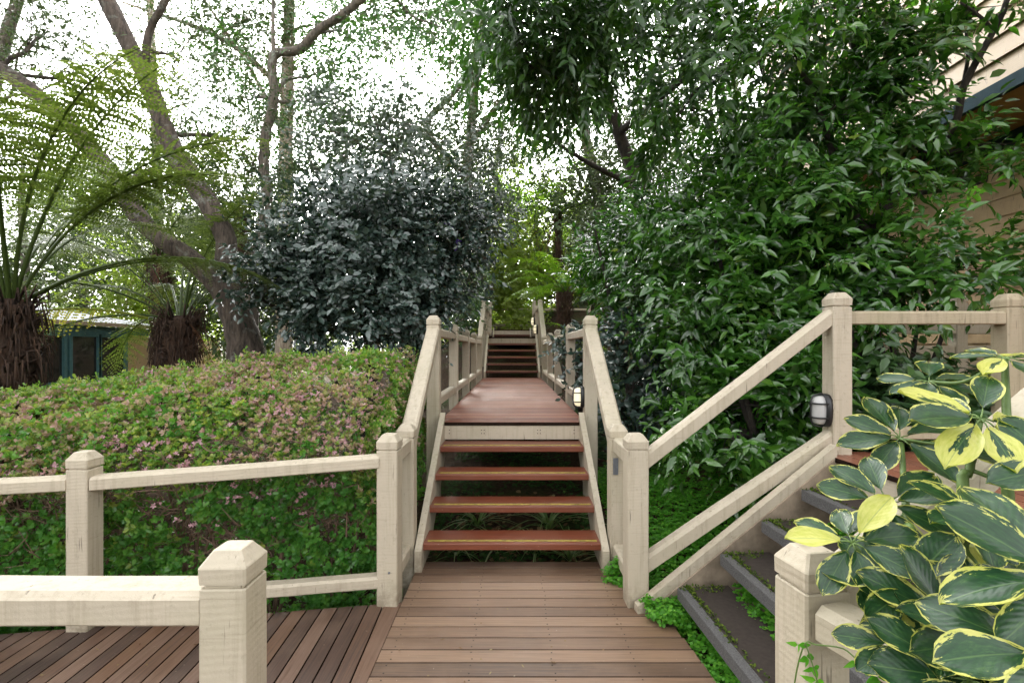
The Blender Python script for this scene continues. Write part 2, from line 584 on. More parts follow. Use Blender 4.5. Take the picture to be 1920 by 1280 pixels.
def np_mesh(name, V, tris, quads, rnd, mat_, uv=None, smooth=True):
    """Fast mesh from arrays."""
    me = bpy.data.meshes.new(name)
    nv, nt, nq = len(V), len(tris), len(quads)
    me.vertices.add(nv)
    me.vertices.foreach_set('co', np.asarray(V, dtype=np.float32).ravel())
    loops = np.concatenate([np.asarray(tris, dtype=np.int32).ravel(), np.asarray(quads, dtype=np.int32).ravel()])
    me.loops.add(len(loops))
    me.loops.foreach_set('vertex_index', loops)
    starts = np.concatenate([np.arange(nt) * 3, nt * 3 + np.arange(nq) * 4]).astype(np.int32)
    me.polygons.add(nt + nq)
    me.polygons.foreach_set('loop_start', starts)
    if smooth:
        me.polygons.foreach_set('use_smooth', np.ones(nt + nq, dtype=bool))
    me.update(calc_edges=True)
    a = me.attributes.new('rnd', 'FLOAT', 'POINT')
    a.data.foreach_set('value', np.asarray(rnd, dtype=np.float32))
    if uv is not None:
        ul = me.uv_layers.new(name='UVMap')
        ul.data.foreach_set('uv', np.asarray(uv, dtype=np.float32)[loops].ravel())
    me.materials.append(mat_)
    return me


# leaf templates: (along, across, lift) per unit length / width / length
def leaf_template(kind):
    if kind == 'far':
        v = [(0, 0, 0), (.45, .5, .06), (1, 0, -.06), (.45, -.5, .06)]
        return np.array(v), np.array([(0, 2, 1), (0, 3, 2)]), np.zeros((0, 4), int)
    if kind == 'round':
        v = [(0, 0, 0), (.45, .42, .05), (.85, .38, .02), (1, 0, -.02), (.85, -.38, .02), (.45, -.42, .05), (.6, 0, -.02)]
        return np.array(v), np.array([(0, 6, 1), (0, 5, 6), (1, 6, 2), (2, 6, 3), (3, 6, 4), (4, 6, 5)]), np.zeros((0, 4), int)
    rows = {'broad': ((.28, .42), (.62, .46)), 'lance': ((.28, .5), (.6, .40))}[kind]
    v = [(0, 0, 0)]
    for t, hw in rows:
        z = -.14 * t * t
        v += [(t, hw, z + .07), (t, 0, z), (t, -hw, z + .07)]
    v.append((1, 0, -.17))
    tri = [(0, 2, 1), (0, 3, 2), (4, 5, 7), (5, 6, 7)]
    quad = [(1, 2, 5, 4), (2, 3, 6, 5)]
    return np.array(v), np.array(tri), np.array(quad)


def unit(a):
    return a / np.maximum(np.linalg.norm(a, axis=-1, keepdims=True), 1e-9)


def leaves(P, A, N, L, W, rnd, kind):
    """Leaves at P pointing along A with upper side N."""
    T, tri, quad = leaf_template(kind)
    n, k = len(P), len(T)
    A = unit(A)
    N = unit(N - A * np.sum(N * A, 1, keepdims=True))
    B = np.cross(N, A)
    V = P[:, None, :] + A[:, None, :] * (T[None, :, 0, None] * L[:, None, None]) \
        + B[:, None, :] * (T[None, :, 1, None] * W[:, None, None]) + N[:, None, :] * (T[None, :, 2, None] * L[:, None, None])
    off = (np.arange(n) * k)[:, None, None]
    tr = (tri[None] + off).reshape(-1, 3) if len(tri) else np.zeros((0, 3), int)
    qd = (quad[None] + off).reshape(-1, 4) if len(quad) else np.zeros((0, 4), int)
    return V.reshape(-1, 3), tr, qd, np.repeat(rnd, k)


def join(parts):
    V, T, Q, Rn, b = [], [], [], [], 0
    for v, t, q, r_ in parts:
        V.append(v); T.append(t + b); Q.append(q + b); Rn.append(r_)
        b += len(v)
    return np.concatenate(V), np.concatenate(T), np.concatenate(Q), np.concatenate(Rn)


def sprays(g, C, D, k, tw, L, W, droop, kind, flat=.45, rbias=None):
    """Leafy twigs: k leaves set alternately along each twig."""
    n = len(C)
    up = np.array([0, 0, 1.0])
    D = unit(D)
    S = unit(np.cross(D, up) + g.normal(0, .25, (n, 3)))
    out = []
    base = g.uniform(0, 1, n) if rbias is None else rbias
    for j in range(k):
        t = (j + .6) / k
        sg = 1 if j % 2 else -1
        p = C + D * (tw * t) + up * (-droop * tw * t * t)
        a = D * (.35 + .5 * t) + S * sg * (1.0 - .5 * t) + g.normal(0, .28, (n, 3)) - up * droop
        nn = up * .75 + D * .85 + np.array([0, -.35, 0]) + g.normal(0, flat, (n, 3))
        ln = L * g.uniform(.5, 1.25, n)
        rr = np.clip(base * .55 + g.uniform(0, .45, n), 0, 1)
        out.append(leaves(p, a, nn, ln, ln * (W / L) * g.uniform(.85, 1.15, n), rr, kind))
    return join(out)


def blob_points(g, c, r, n, shell=.55, squash=None):
    """Points in an ellipsoid, thicker towards its skin, with lumps."""
    d = unit(g.normal(0, 1, (n, 3)))
    q = g.uniform(0, 1, n) ** (1 / 3)
    q = shell + (1 - shell) * q if shell > 0 else q
    q = np.where(g.uniform(0, 1, n) < .28, g.uniform(.1, 1, n), q)
    lump = 1 + .22 * np.sin(d[:, 0] * 5.1 + c[0] * 3) * np.sin(d[:, 1] * 4.3 + c[2] * 2) + .16 * np.sin(d[:, 2] * 7.7 + c[0])
    return np.array(c) + d * np.array(r) * (q * lump)[:, None], d


def crown_mesh(g, blobs, k, tw, L, W, droop, kind, mat_, name='crown', upb=.35, flat=.45):
    """blobs: (centre, radii, sprays)."""
    out, tips = [], []
    for c, r_, n in blobs:
        # clumps inside the blob leave gaps between them
        m = max(6, n // 14)
        cc, cd = blob_points(g, c, r_, m)
        idx = g.integers(0, m, n)
        sz = np.array(r_).mean() * .26
        P = cc[idx] + g.normal(0, 1, (n, 3)) * sz
        D = cd[idx] + g.normal(0, .55, (n, 3)) + np.array([0, 0, upb])
        rb = np.clip(g.uniform(0, 1, m)[idx] * .6 + g.uniform(0, .4, n), 0, 1)
        out.append(sprays(g, P, D, k, tw, L, W, droop, kind, flat, rb))
        tips.append(cc)
    V, T, Q, rn = join(out)
    return np_mesh(name, V, T, Q, rn, mat_), tips


def limb(mb, a, b, r0, r1, sag=.12, n=4, seed=0, sides=6, wob=.1):
    a, b = Vector(a), Vector(b)
    pts, rad = [], []
    L = (b - a).length
    for i in range(n + 1):
        t = i / n
        p = a.lerp(b, t)
        if 0 < i < n:
            p = p + noise.noise_vector(Vector((seed * 3.7 + i, seed, i * 1.3))) * L * sag
        pts.append(p)
        rad.append(r0 * (1 - t) + r1 * t)
    mb.tube(pts, rad, sides, wob, 3)
    return pts


def tree(name, label, cat, trunk, rad, blobs, leaf, bark, seed, group=None, twigs=10, sides=9, extra=(), crown_label=None, r_tw=.02, upb=.35, wob=.14, flat=.45):
    """A trunk, limbs into each leaf mass, twigs to its clumps, and the crown."""
    g = np.random.default_rng(seed)
    rt = thing(name, label, cat, trunk[0], 0, group)
    mb = MB()
    mb.tube(trunk, rad, sides, wob, 4)
    for pts, rr in extra:
        mb.tube(pts, rr, max(6, sides - 2), wob, 4)
    me, tips = crown_mesh(g, blobs, *leaf, upb=upb, flat=flat)
    top = [Vector(p) for p in trunk[1:]] + [Vector(p) for pts, _ in extra for p in pts[1:]]
    for bi, (c, r_, n) in enumerate(blobs):
        c = Vector(c)
        a = min(top, key=lambda q: (q - c).length + max(0, q.z - c.z) * 1.5)
        mid = a.lerp(c, .55) + Vector((0, 0, .05))
        rs = max(r_tw * 1.3, min(rad[-1], r_tw * 2.4))
        limb(mb, a, c, rs, r_tw * .8, .08, 4, seed + bi)
        for j in g.choice(len(tips[bi]), min(twigs, len(tips[bi])), replace=False):
            q = Vector(tips[bi][j])
            s0 = c if g.uniform() < .5 else mid
            limb(mb, s0, q, r_tw * .6, r_tw * .2, .1, 3, seed * 7 + int(j), 4, 0)
    mb.build('trunk', bark, rt, True)
    link('crown', me, rt)
    return rt


def px(u, v, Y, ru, rv, ry, n):
    """A leaf mass given where it shows in the photo: centre pixel, distance, half sizes in pixels, half depth in metres."""
    return (tuple(at(u, v, Y)), (ru * Y / F, ry, rv * Y / F), n)


# ------------------------------------------------------------------ terrain
def gz(x, y):
    x, y = np.asarray(x, float), np.asarray(y, float)
    b = np.interp(y, [-20, 3.2, 4.0, 5.0, 8, 11.5, 13.5, 17, 25, 60, 300], [-.5, -.38, -.12, .15, .40, .62, 1.15, 1.95, 3.2, 6, 12])
    k = np.interp(x, [-14, -6, -1.2], [.0, .30, 1.0])
    low = np.interp(x, [-14, -6, -1.2], [-.45, -.25, 0])
    bank = np.interp(x, [.82, 1.95, 4, 14, 80], [0, .56, .80, 1.8, 6])
    return b * k + low + bank


def gpt(x, y, dz=0.0):
    return Vector((x, y, float(gz(x, y)) + dz))


xs = np.concatenate([np.linspace(-220, -16, 24), np.arange(-15, 12, .16), np.linspace(12.5, 220, 24)])
ys = np.concatenate([np.linspace(-60, -2, 12), np.arange(-1, 20, .16), np.linspace(20.5, 320, 40)])
X, Y = np.meshgrid(xs, ys)
Z = gz(X, Y) + .03 * np.sin(X * 3.1 + Y * 1.7) * np.sin(Y * 2.6 - X) + .012 * np.sin(X * 9.3) * np.sin(Y * 8.1)
nx, ny = len(xs), len(ys)
ii = (np.arange(ny - 1)[:, None] * nx + np.arange(nx - 1)[None]).ravel()
gm = np_mesh('ground', np.stack([X.ravel(), Y.ravel(), Z.ravel()], 1), np.zeros((0, 3), int), np.stack([ii, ii + 1, ii + nx + 1, ii + nx], 1), np.zeros(nx * ny), GROUND)
tag(link('ground', gm), 'dark sloping soil rising behind the stairs under the plants', None, None, 'structure')

# ------------------------------------------------------------------ boardwalk and decks
RISE = .172
Z1 = 5 * RISE                        # the long landing

mb = MB()
y = .55
while y < 3.57:
    mb.rv = random.random()
    xr = float(np.interp(y, [0, 2.3, 2.72, 2.95, 3.6], [.945, .945, .90, .75, .66])) + random.uniform(-.006, .006)
    mb.prism([(-.665, y), (xr, y), (xr - .004, y + .0992), (-.665, y + .0992)], -.03, 0)
    y += .107
o = mb.build('boardwalk', DECK_X)
m_ = MB()
y = .55
while y < 3.57:
    for xx in (-.6, -.2, .2, .6):
        for q in (.022, .077):
            a = Vector((xx + random.uniform(-.008, .008), y + q + random.uniform(-.004, .004), 0))
            m_.tube([a - Vector((0, 0, .002)), a + Vector((0, 0, .0006))], [.0042, .0042], 7, 0, 1)
    y += .107
m_.build('screw_heads', BARKD, o)['kind'] = 'stuff'
tag(o, 'weathered brown boardwalk of crosswise boards leading to the foot of the red stairs', None, None, 'structure')

mb = MB()
mb.rv = .72
edge = lambda x: 3.045 + (x + .8) * .165
SK = -.035
x = -.668
k = 0
while x > -4.2:
    wd = .1 if k == 0 else .0795
    mb.rv = random.random() if k else .8
    a, b = x, x - wd
    mb.prism([(b - SK * 3, .4), (a - SK * 3 if k else a, .4), (a if k else a, edge(a)), (b, edge(b))], -.032, -.003)
    x -= wd + .0075
    k += 1
o = mb.build('side_deck', DECK_Y)
tag(o, 'dark brown side deck of lengthwise boards beside the pale boardwalk', None, None, 'structure')

mb = MB()
for xx in (-.6, -.2, .2, .6):
    mb.box(xx - .03, xx + .03, .5, 3.5, -.2, -.034)
for yy in (.9, 1.7, 2.5):
    mb.box(-4.2, -.68, yy - .03, yy + .03, -.2, -.036)
tag(mb.build('deck_joists', BARKD), 'dark joists under the deck boards', None, None, 'structure')


def crossboards(name, x0, x1, y0, y1, z, mat_, label, pitch=.107):
    m_ = MB()
    yy = y0
    while yy < y1 - .02:
        m_.rv = random.random()
        m_.prism([(x0, yy), (x1, yy), (x1, min(yy + pitch - .009, y1)), (x0, min(yy + pitch - .009, y1))], z - .03, z)
        yy += pitch
    for xx in (x0 + .06, (x0 + x1) / 2, x1 - .06):
        m_.rv = 0
        m_.box(xx - .03, xx + .03, y0 + .06, y1 - .02, z - .16, z - .033)
    return tag(m_.build(name, mat_), label, None, None, 'structure')


ZL2 = Z1 + 6 * .165
ZL3 = ZL2 + 2 * RISE
crossboards('landing_deck', -.675, .675, 4.645, 11.98, Z1, LANDW, 'long red timber landing between the two flights of stairs')
crossboards('landing_deck', -.62, .675, 13.27, 16.9, ZL2, LANDW, 'upper red timber landing above the second flight of stairs')
crossboards('landing_deck', -.9, 3.2, 17.17, 19.0, ZL3, LANDW, 'topmost timber landing under the trees behind the second flight')


# ------------------------------------------------------------------ posts and rails
def post(parent, x, y, z0, zt, s=.118, rz=0.0, mat_=None, capch=.027):
    mat_ = mat_ or CREAM
    h = s / 2
    ca, sa = math.cos(rz), math.sin(rz)

    def ring(hh, z, c=.006):
        pts = [(-hh + c, -hh), (hh - c, -hh), (hh, -hh + c), (hh, hh - c), (hh - c, hh), (-hh + c, hh), (-hh, hh - c), (-hh, -hh + c)]
        out = []
        for a, b in pts:
            q = Vector((x + a * ca - b * sa, y + a * sa + b * ca, z))
            out.append(q + noise.noise_vector(q * 5.0) * .0016)
        return out
    zc = zt - .092
    m_ = MB()
    nseg = max(2, int((zc - z0) / .14))
    rings = [ring(h, z0 + (zc - .006 - z0) * i / nseg) for i in range(nseg + 1)]
    rings += [ring(h - .003, zc - .002)]
    m_.loft(rings)
    p = m_.build('post', mat_, parent)
    c = MB()
    c.loft([ring(h - .009, zc - .004), ring(h - .009, zc + .007), ring(h + .001, zc + .009), ring(h + .002, zt - .042), ring(h, zt - .038), ring(h - capch + .003, zt - .002), ring(h - capch - .002, zt)])
    c.build('cap', mat_, p)
    return p


def rail(parent, p0, p1, w_=.10, h=.082, name='rail', mat_=None, ct=.014):
    m_ = MB()
    L = (Vector(p1) - Vector(p0)).length
    m_.beam(p0, p1, w_, h, ct, .006, max(1, int(L / .16)), .0022)
    return m_.build(name, mat_ or CREAM, parent)


# fence at the back of the side deck, from the stair corner to the left
fx = thing('fence', 'cream timber fence in front of the flowering hedge, reaching from the stair corner', 'fence', (-.742, 3.08, 0))
post(fx, -.742, 3.075, -.12, 1.015, .125, R(-3))
post(fx, -2.36, 2.80, -.06, .965, .118, R(0))
post(fx, -4.05, 2.52, -.06, .965)
rail(fx, (-.80, 3.055, .855), (-2.30, 2.795, .793), .10, .074, 'top_rail')
rail(fx, (-2.42, 2.785, .795), (-3.99, 2.53, .77), .10, .074, 'top_rail')
rail(fx, (-.80, 3.06, .135), (-2.30, 2.80, .125), .09, .07, 'bottom_rail')
rail(fx, (-2.42, 2.79, .125), (-3.99, 2.53, .125), .09, .07, 'bottom_rail')
m_ = MB()
m_.tube([(-.73, 3.0095, .20), (-.73, 3.006, .20)], [.007, .007], 10, 0, 1)
m_.build('bolt', STEEL, fx)

# rail near the camera on the left
fn = thing('fence', 'thick cream railing with a single square post standing nearest on the side deck', 'fence', (-.75, 1.37, 0))
post(fn, -.752, 1.372, -.06, .998, .122)
rail(fn, (-.813, 1.378, .848), (-3.4, 1.378, .848), .124, .088, 'top_rail', None, .018)
rail(fn, (-.813, 1.378, .15), (-3.4, 1.378, .15), .10, .08, 'bottom_rail')
post(fn, -3.46, 1.378, -.06, .998, .122)

# short corner railings either side of the first flight
for sg, lab in ((-1, 'short cream corner railing between the hedge fence and the foot of the red stairs'),
                (1, 'short cream corner railing with a grey metal plate at the foot of the red stairs')):
    rt = thing('railing', lab, 'railing', (sg * .742, 3.55, 0))
    post(rt, sg * .742, 3.57, -.35, 1.0, .122)
    if sg > 0:
        post(rt, .745, 3.055, -.12, 1.02, .125, R(2))
    rail(rt, (sg * .745, 3.13, .865), (sg * .742, 3.508, .865), .085, .10, 'top_rail')
    rail(rt, (sg * .745, 3.13, .135), (sg * .742, 3.508, .135), .085, .09, 'bottom_rail')
    if sg > 0:
        m_ = MB()
        m_.box(.700, .734, 3.500, 3.509, .66, .775, .002)
        m_.build('metal_plate', STEEL, rt)


# ------------------------------------------------------------------ stairs
def flight(label, n, y0, zbase, rise, going, half, grips, top_y, gnames):
    rt = thing('staircase', label, 'staircase', (0, y0, zbase))
    for i in range(n):
        z = zbase + rise * (i + 1)
        ya = y0 + going * i
        m_ = MB()
        m_.rv = .25 + .5 * random.random()
        m_.beam((-half, ya + .135, z - .024), (half, ya + .135, z - .024), .27, .048, .007, .005, 8, .002)
        t = m_.build('tread', RED, rt)
        if grips:
            g_ = MB()
            for yy, wd in ((ya + .043, .0048), (ya + .060, .0048)):
                g_.box(-half + .025, half - .02, yy - wd / 2, yy + wd / 2, z - .003, z + .0035)
            g_.build('grip_strip', YELLOW, t)
    zt = zbase + rise * (n + 1)
    for sg in (-1, 1):
        xa = sg * half if sg > 0 else -half - .048
        m_ = MB()
        ye = top_y + .04
        sl = rise / going
        pts = [(xa, y0 - .07, zbase), (xa, y0 - .07, zbase + .145), (xa, ye, zbase + .145 + (ye - y0 + .07) * sl * 1.035), (xa, ye, zt - .32), (xa, y0 + .30, zbase)]
        m_.plate(pts, (1, 0, 0), .048)
        m_.build('stringer', CREAM, rt)
    m_ = MB()
    m_.beam((-half + .001, top_y - .001, zt - .098), (half - .001, top_y - .001, zt - .098), .04, .128, .004, .004, 6, .001)
    rb = m_.build('riser_board', CREAM, rt)
    if grips:
        m_ = MB()
        for xx in (-.28, -.255, .235, .26, .57, -.575):
            for dz in (-.075, -.105):
                m_.tube([(xx, top_y - .0195, zt + dz), (xx, top_y - .0235, zt + dz)], [.0045, .0045], 8, 0, 1)
        m_.build('nails', BARKD, rb)['kind'] = 'stuff'
    return rt


flight('lower flight of four red timber treads with yellow grip lines and cream stringers', 4, 3.535, 0, RISE, .28, .62, True, 4.675, '')
flight('upper flight of five dark red treads climbing from the far end of the landing', 5, 11.88, Z1, .165, .28, .615, True, 13.30, '')
flight('single topmost red step between the last small landings', 1, 16.9, ZL2, RISE, .28, .6, False, 17.2, '')

# railings of the first flight and the long landing
for sg, side in ((-1, 'hedge'), (1, 'leafy bank')):
    X0 = sg * .742
    rt = thing('railing', f'sloping cream handrail of the lower red stairs on the {side} side', 'railing', (X0, 4.8, 0))
    post(rt, X0, 4.81, -.1, Z1 + .985, .122)
    rail(rt, (X0, 3.633, .905), (X0, 4.75, .905 + 1.117 * .69), .118, .105, 'handrail')
    rl = thing('railing', f'long cream landing railing with low posts on the {side} side', 'railing', (X0, 6.5, Z1))
    for yy in (6.45, 8.15, 9.85):
        post(rl, X0, yy, Z1 - .1, Z1 + .985, .112)
        rail_y = yy
    for a, b in ((4.871, 6.393), (6.507, 8.093), (8.207, 9.793), (9.907, 11.538)):
        rail(rl, (X0, a, Z1 + .83), (X0, b, Z1 + .83), .085, .085, 'top_rail')
        rail(rl, (X0, a, Z1 + .165), (X0, b, Z1 + .165), .085, .085, 'bottom_rail')
    ru = thing('railing', f'far cream handrail of the upper stairs on the {side} side', 'railing', (X0, 11.6, Z1))
    post(ru, X0, 11.6, Z1 - .3, Z1 + .985, .12)
    post(ru, X0, 13.36, ZL2 - .9, ZL2 + .985, .12)
    rail(ru, (X0, 11.662, Z1 + .90), (X0, 13.298, ZL2 + .86), .11, .10, 'handrail')
    rz_ = thing('railing', f'distant cream railing of the small upper landing on the {side} side', 'railing', (X0, 15, ZL2))
    post(rz_, X0, 15.1, ZL2 - .4, ZL2 + .985, .112)
    post(rz_, X0, 17.1, ZL2 - .4, ZL3 + .985, .112)
    for a, b in ((13.422, 15.042), (15.158, 17.042)):
        rail(rz_, (X0, a, ZL2 + .83), (X0, b, ZL2 + .83), .085, .085, 'top_rail')
        rail(rz_, (X0, a, ZL2 + .165), (X0, b, ZL2 + .165), .085, .085, 'bottom_rail')

rt = thing('fence', 'far cream fence closing the top landing behind the last stairs', 'fence', (0, 19, ZL3))
for xx in (-.9, .95, 2.9):
    post(rt, xx, 19.05, ZL3 - .5, ZL3 + .985, .11)
for a, b in ((-.84, .89), (1.01, 2.84)):
    rail(rt, (a, 19.05, ZL3 + .83), (b, 19.05, ZL3 + .83), .085, .085, 'top_rail')
    rail(rt, (a, 19.05, ZL3 + .25), (b, 19.05, ZL3 + .25), .085, .085, 'bottom_rail')

# ------------------------------------------------------------------ stone stairs on the right
th = R(9)
dx, dy = math.cos(th), math.sin(th)


def rline(s, base=(.745, 2.975)):
    return base[0] + dx * s, base[1] + dy * s


rt = thing('staircase', 'dark stone side stairs with grey nosings and mossy edges', 'staircase', (.9, 2.5, 0))
SD = Vector((.045, -.999, 0))                     # the treads run this way, towards the camera
for i in range(4):
    z = RISE * (i + 1)
    cx, cy = .945 + .262 * i, 2.88 + .048 * i
    ln = 1.46 + .02 * i
    a = Vector((cx, cy, 0))
    b = a + SD * ln
    wv = Vector((.30, .035, 0))
    m_ = MB()
    m_.prism([(a.x, a.y), (b.x, b.y), (b.x + wv.x, b.y + wv.y), (a.x + wv.x, a.y + wv.y)], z - .055, z, .004)
    t = m_.build('tread', STONE, rt)
    m_ = MB()
    e = Vector((-.006, 0, 0))
    f = Vector((.042, 0, 0))
    m_.prism([((a + e).x, a.y - .004), ((b + e).x, b.y), ((b + f).x, b.y), ((a + f).x, a.y - .004)], z - .06, z + .004, .004)
    m_.build('nosing', NOSE, t)
    if i < 3:
        pass
for nm, base, off in (('stringer', (.745, 2.925), 0), ('stringer', (.86, 1.36), 0)):
    m_ = MB()
    q = lambda s, z: Vector((base[0] + dx * s, base[1] + dy * s, z))
    m_.plate([q(-.02, -.08), q(-.02, .045), q(.02, .065), q(1.275, .935), q(1.275, .60), q(.30, -.08)], (-dy, dx, 0), .055)
    m_.build(nm, CREAM, rt)
    m_ = MB()
    b2 = (base[0] + dy * .012, base[1] - dx * .012)
    q2 = lambda s, z: Vector((b2[0] + dx * s, b2[1] + dy * s, z))
    m_.plate([q2(.05, -.1), q2(.05, .02), q2(1.25, .85), q2(1.25, -.1)], (-dy, dx, 0), .011)
    m_.build('stringer_face', CONC, rt)
m_ = MB()
m_.plate([(2.0, 3.10, Z1 - .035), (2.0, 3.10, Z1 - .19), (2.066, 1.63, Z1 - .19), (2.066, 1.63, Z1 - .035)], (1, .05, 0), .035)
m_.build('riser_board', CREAM, rt)

m_ = MB()
x = 1.985
while x < 4.4:
    m_.rv = random.random()
    m_.prism([(x + .07, 1.2), (x + .165, 1.2), (x + .10, 3.30), (x, 3.30)], Z1 - .03, Z1)
    x += .1055
o = m_.build('landing_deck', wood_mat('side_landing_wood', LAND_STOPS, 'y', (.25, .48), .7, (.3, .18, .12), .3))
tag(o, 'red timber landing at the top of the stone side stairs', None, None, 'structure')

rt = thing('railing', 'double sloping cream railing of the stone side stairs in front of the leafy bank', 'railing', (2.09, 3.26, Z1))
post(rt, 2.092, 3.262, .3, 1.888, .122)
rail(rt, (.808, 3.062, .865), (2.030, 3.255, 1.728), .085, .105, 'top_rail', None, .02)
rail(rt, (.808, 3.062, .245), (2.030, 3.255, .955), .085, .105, 'bottom_rail', None, .02)

rt = thing('fence', 'weathered cream fence of the side landing with one wide level rail', 'fence', (3.2, 3.26, Z1))
post(rt, 3.195, 3.262, .5, 1.882, .122, 0, CREAM_OLD)
post(rt, 4.9, 3.262, .5, 1.882, .122, 0, CREAM_OLD)
for a, b in ((2.155, 3.133), (3.257, 4.838)):
    rail(rt, (a, 3.255, 1.727), (b, 3.255, 1.727), .085, .084, 'top_rail', CREAM_OLD)
    rail(rt, (a, 3.265, .99), (b, 3.265, .99), .08, .075, 'bottom_rail', CREAM_OLD)

# near railing on the right, beside the variegated plant
rt = thing('railing', 'cream railing nearest on the right whose post is half hidden by variegated leaves', 'railing', (.78, 1.32, 0))
post(rt, .782, 1.325, -.1, 1.01, .124, R(8))
rail(rt, (.846, 1.352, .87), (2.0, 1.535, 1.70), .118, .105, 'handrail')
rail(rt, (.800, 1.262, .852), (1.13, .20, .852), .115, .088, 'top_rail', None, .02)
rail(rt, (.800, 1.262, .16), (1.13, .20, .16), .1, .08, 'bottom_rail')
post(rt, 2.06, 1.545, .3, 1.888, .122)

# ------------------------------------------------------------------ bulkhead lamps


def oval_ring(c, ax, a, b, d, n=20, p=2.6):
    """A superellipse in the plane of side (a) and up (b), pushed d along ax."""
    side = Vector((0, 0, 1)).cross(ax)
    out = []
    for k in range(n):
        t = 2 * PI * k / n
        ct, st = math.cos(t), math.sin(t)
        out.append(c + ax * d + side * (a * abs(ct) ** (2 / p) * (1 if ct > 0 else -1)) + Vector((0, 0, b * abs(st) ** (2 / p) * (1 if st > 0 else -1))))
    return out


def lamp(c, ax, s, lens, label):
    c, ax = Vector(c), Vector(ax)
    rt = thing('bulkhead_lamp', label, 'lamp', c, 0, 'bulkhead lamps on the stair posts')
    m_ = MB()
    m_.loft([oval_ring(c, ax, .060 * s, .105 * s, 0), oval_ring(c, ax, .062 * s, .108 * s, .012 * s), oval_ring(c, ax, .060 * s, .105 * s, .030 * s), oval_ring(c, ax, .052 * s, .096 * s, .036 * s)])
    m_.build('base', BLACK, rt, True)
    m_ = MB()
    m_.loft([oval_ring(c, ax, .050 * s, .094 * s, .034 * s), oval_ring(c, ax, .049 * s, .092 * s, .062 * s), oval_ring(c, ax, .042 * s, .084 * s, .082 * s), oval_ring(c, ax, .026 * s, .064 * s, .093 * s), oval_ring(c, ax, .008 * s, .03 * s, .097 * s)])
    m_.build('lens', lens, rt, True)
    m_ = MB()
    side = Vector((0, 0, 1)).cross(ax)
    for zz in (-.045, .045):
        pts = [c + side * (q * s) + Vector((0, 0, zz * s)) + ax * (d * s) for q, d in ((-.060, .03), (-.056, .075), (-.035, .099), (0, .106), (.035, .099), (.056, .075), (.060, .03))]
        m_.tube(pts, [.0058 * s] * 7, 6, 0, 2)
    for q in (0,):
        pts = [c + side * (q * s) + Vector((0, 0, zz * s)) + ax * (d * s) for zz, d in ((-.106, .03), (-.098, .078), (-.07, .103), (0, .107), (.07, .103), (.098, .078), (.106, .03))]
        m_.tube(pts, [.0058 * s] * 7, 6, 0, 2)
    m_.build('cage', BLACK, rt, True)
    return rt


lamp((2.030, 3.262, 1.135), (-1, 0, 0), 1.0, LENSW, 'black caged oval lamp with white glass on the side stair post')
lamp((.680, 4.81, 1.075), (-1, 0, 0), .95, LENSON, 'cream glowing oval lamp on the tall post at the near end of the landing')
lamp((.681, 13.36, 2.06), (-1, 0, 0), 1.2, LENSON, 'small bright lamp on the top post of the upper stairs')
lamp((.685, 15.1, 2.36), (-1, 0, 0), 1.2, LENSON, 'farthest small bright lamp, on the post behind the upper stairs')


# ------------------------------------------------------------------ houses
def boards_wall(mb_, p0, p1, z0, z1, out, pitch=.16, lap=.022):
    """Weatherboards from p0 to p1 (xy), each course tilted so that its foot stands proud."""
    p0, p1 = Vector((*p0, 0)), Vector((*p1, 0))
    out = Vector((*out, 0)).normalized()
    z = z0
    while z < z1:
        t = min(z + pitch, z1)
        mb_.rv = random.random()
        pr = [(0, z), (lap, z), (.006, t), (0, t)]
        mb_.loft([[p + out * a + Vector((0, 0, b)) for a, b in pr] for p in (p0, p1)])
        z += pitch


hr = thing('house', 'beige weatherboard house with a jutting upper storey and dark teal trim beside the leafy tree', 'house', (5.4, 5, 1))
HX, HW, HZ = 4.5, 5.45, 3.86
m_ = MB()
boards_wall(m_, (HX, 1.0), (HX, 9.0), HZ + .13, 7.5, (-1, 0), .21, .03)
boards_wall(m_, (HX, 9.0), (12, 9.0), HZ + .13, 7.5, (0, 1), .21, .03)
m_.build('upper_wall', HOUSE_CREAM, hr)
m_ = MB()
m_.box(HX - .035, HX + .02, 1.0, 9.05, HZ, HZ + .127)
m_.build('trim', DTEAL, hr)
m_ = MB()
m_.box(HX + .021, HW + 1.0, 1.0, 9.0, HZ + .03, HZ + .06)
m_.build('soffit', SOFFIT, hr)
m_ = MB()
boards_wall(m_, (HW, 1.0), (HW, 9.6), .6, HZ - .12, (-1, 0), .20, .028)
boards_wall(m_, (HW, 9.6), (12, 9.6), .6, HZ - .12, (0, 1), .20, .028)
m_.build('lower_wall', HOUSE_TAN, hr)
m_ = MB()
m_.box(HW - .05, HW + .05, 1.0, 9.65, HZ - .118, HZ + .028)
m_.build('beam', DTEAL, hr)
m_ = MB()
m_.box(HW - .045, HW + .02, 4.35, 5.25, 1.5, 3.2)
fr = m_.build('window', DTEAL, hr)
m_ = MB()
m_.box(HW - .050, HW - .046, 4.43, 5.17, 1.6, 3.1)
m_.build('pane', GLASS, fr)

rt = thing('fence', 'pale verandah fence by the house wall behind the side landing', 'fence', (4.6, 5.3, 1))
for xx in (3.1, 4.62, 6.0):
    post(rt, xx, 5.25, .6, 2.1, .115, 0, CREAM)
for a, b in ((3.16, 4.56), (4.68, 5.40)):
    rail(rt, (a, 5.24, 1.735), (b, 5.24, 1.735), .08, .10, 'top_rail')
    rail(rt, (a, 5.24, 1.495), (b, 5.24, 1.495), .05, .135, 'bottom_rail')
    rail(rt, (a, 5.24, 1.36), (b, 5.24, 1.36), .04, .10, 'edge_board', CREAM_OLD)

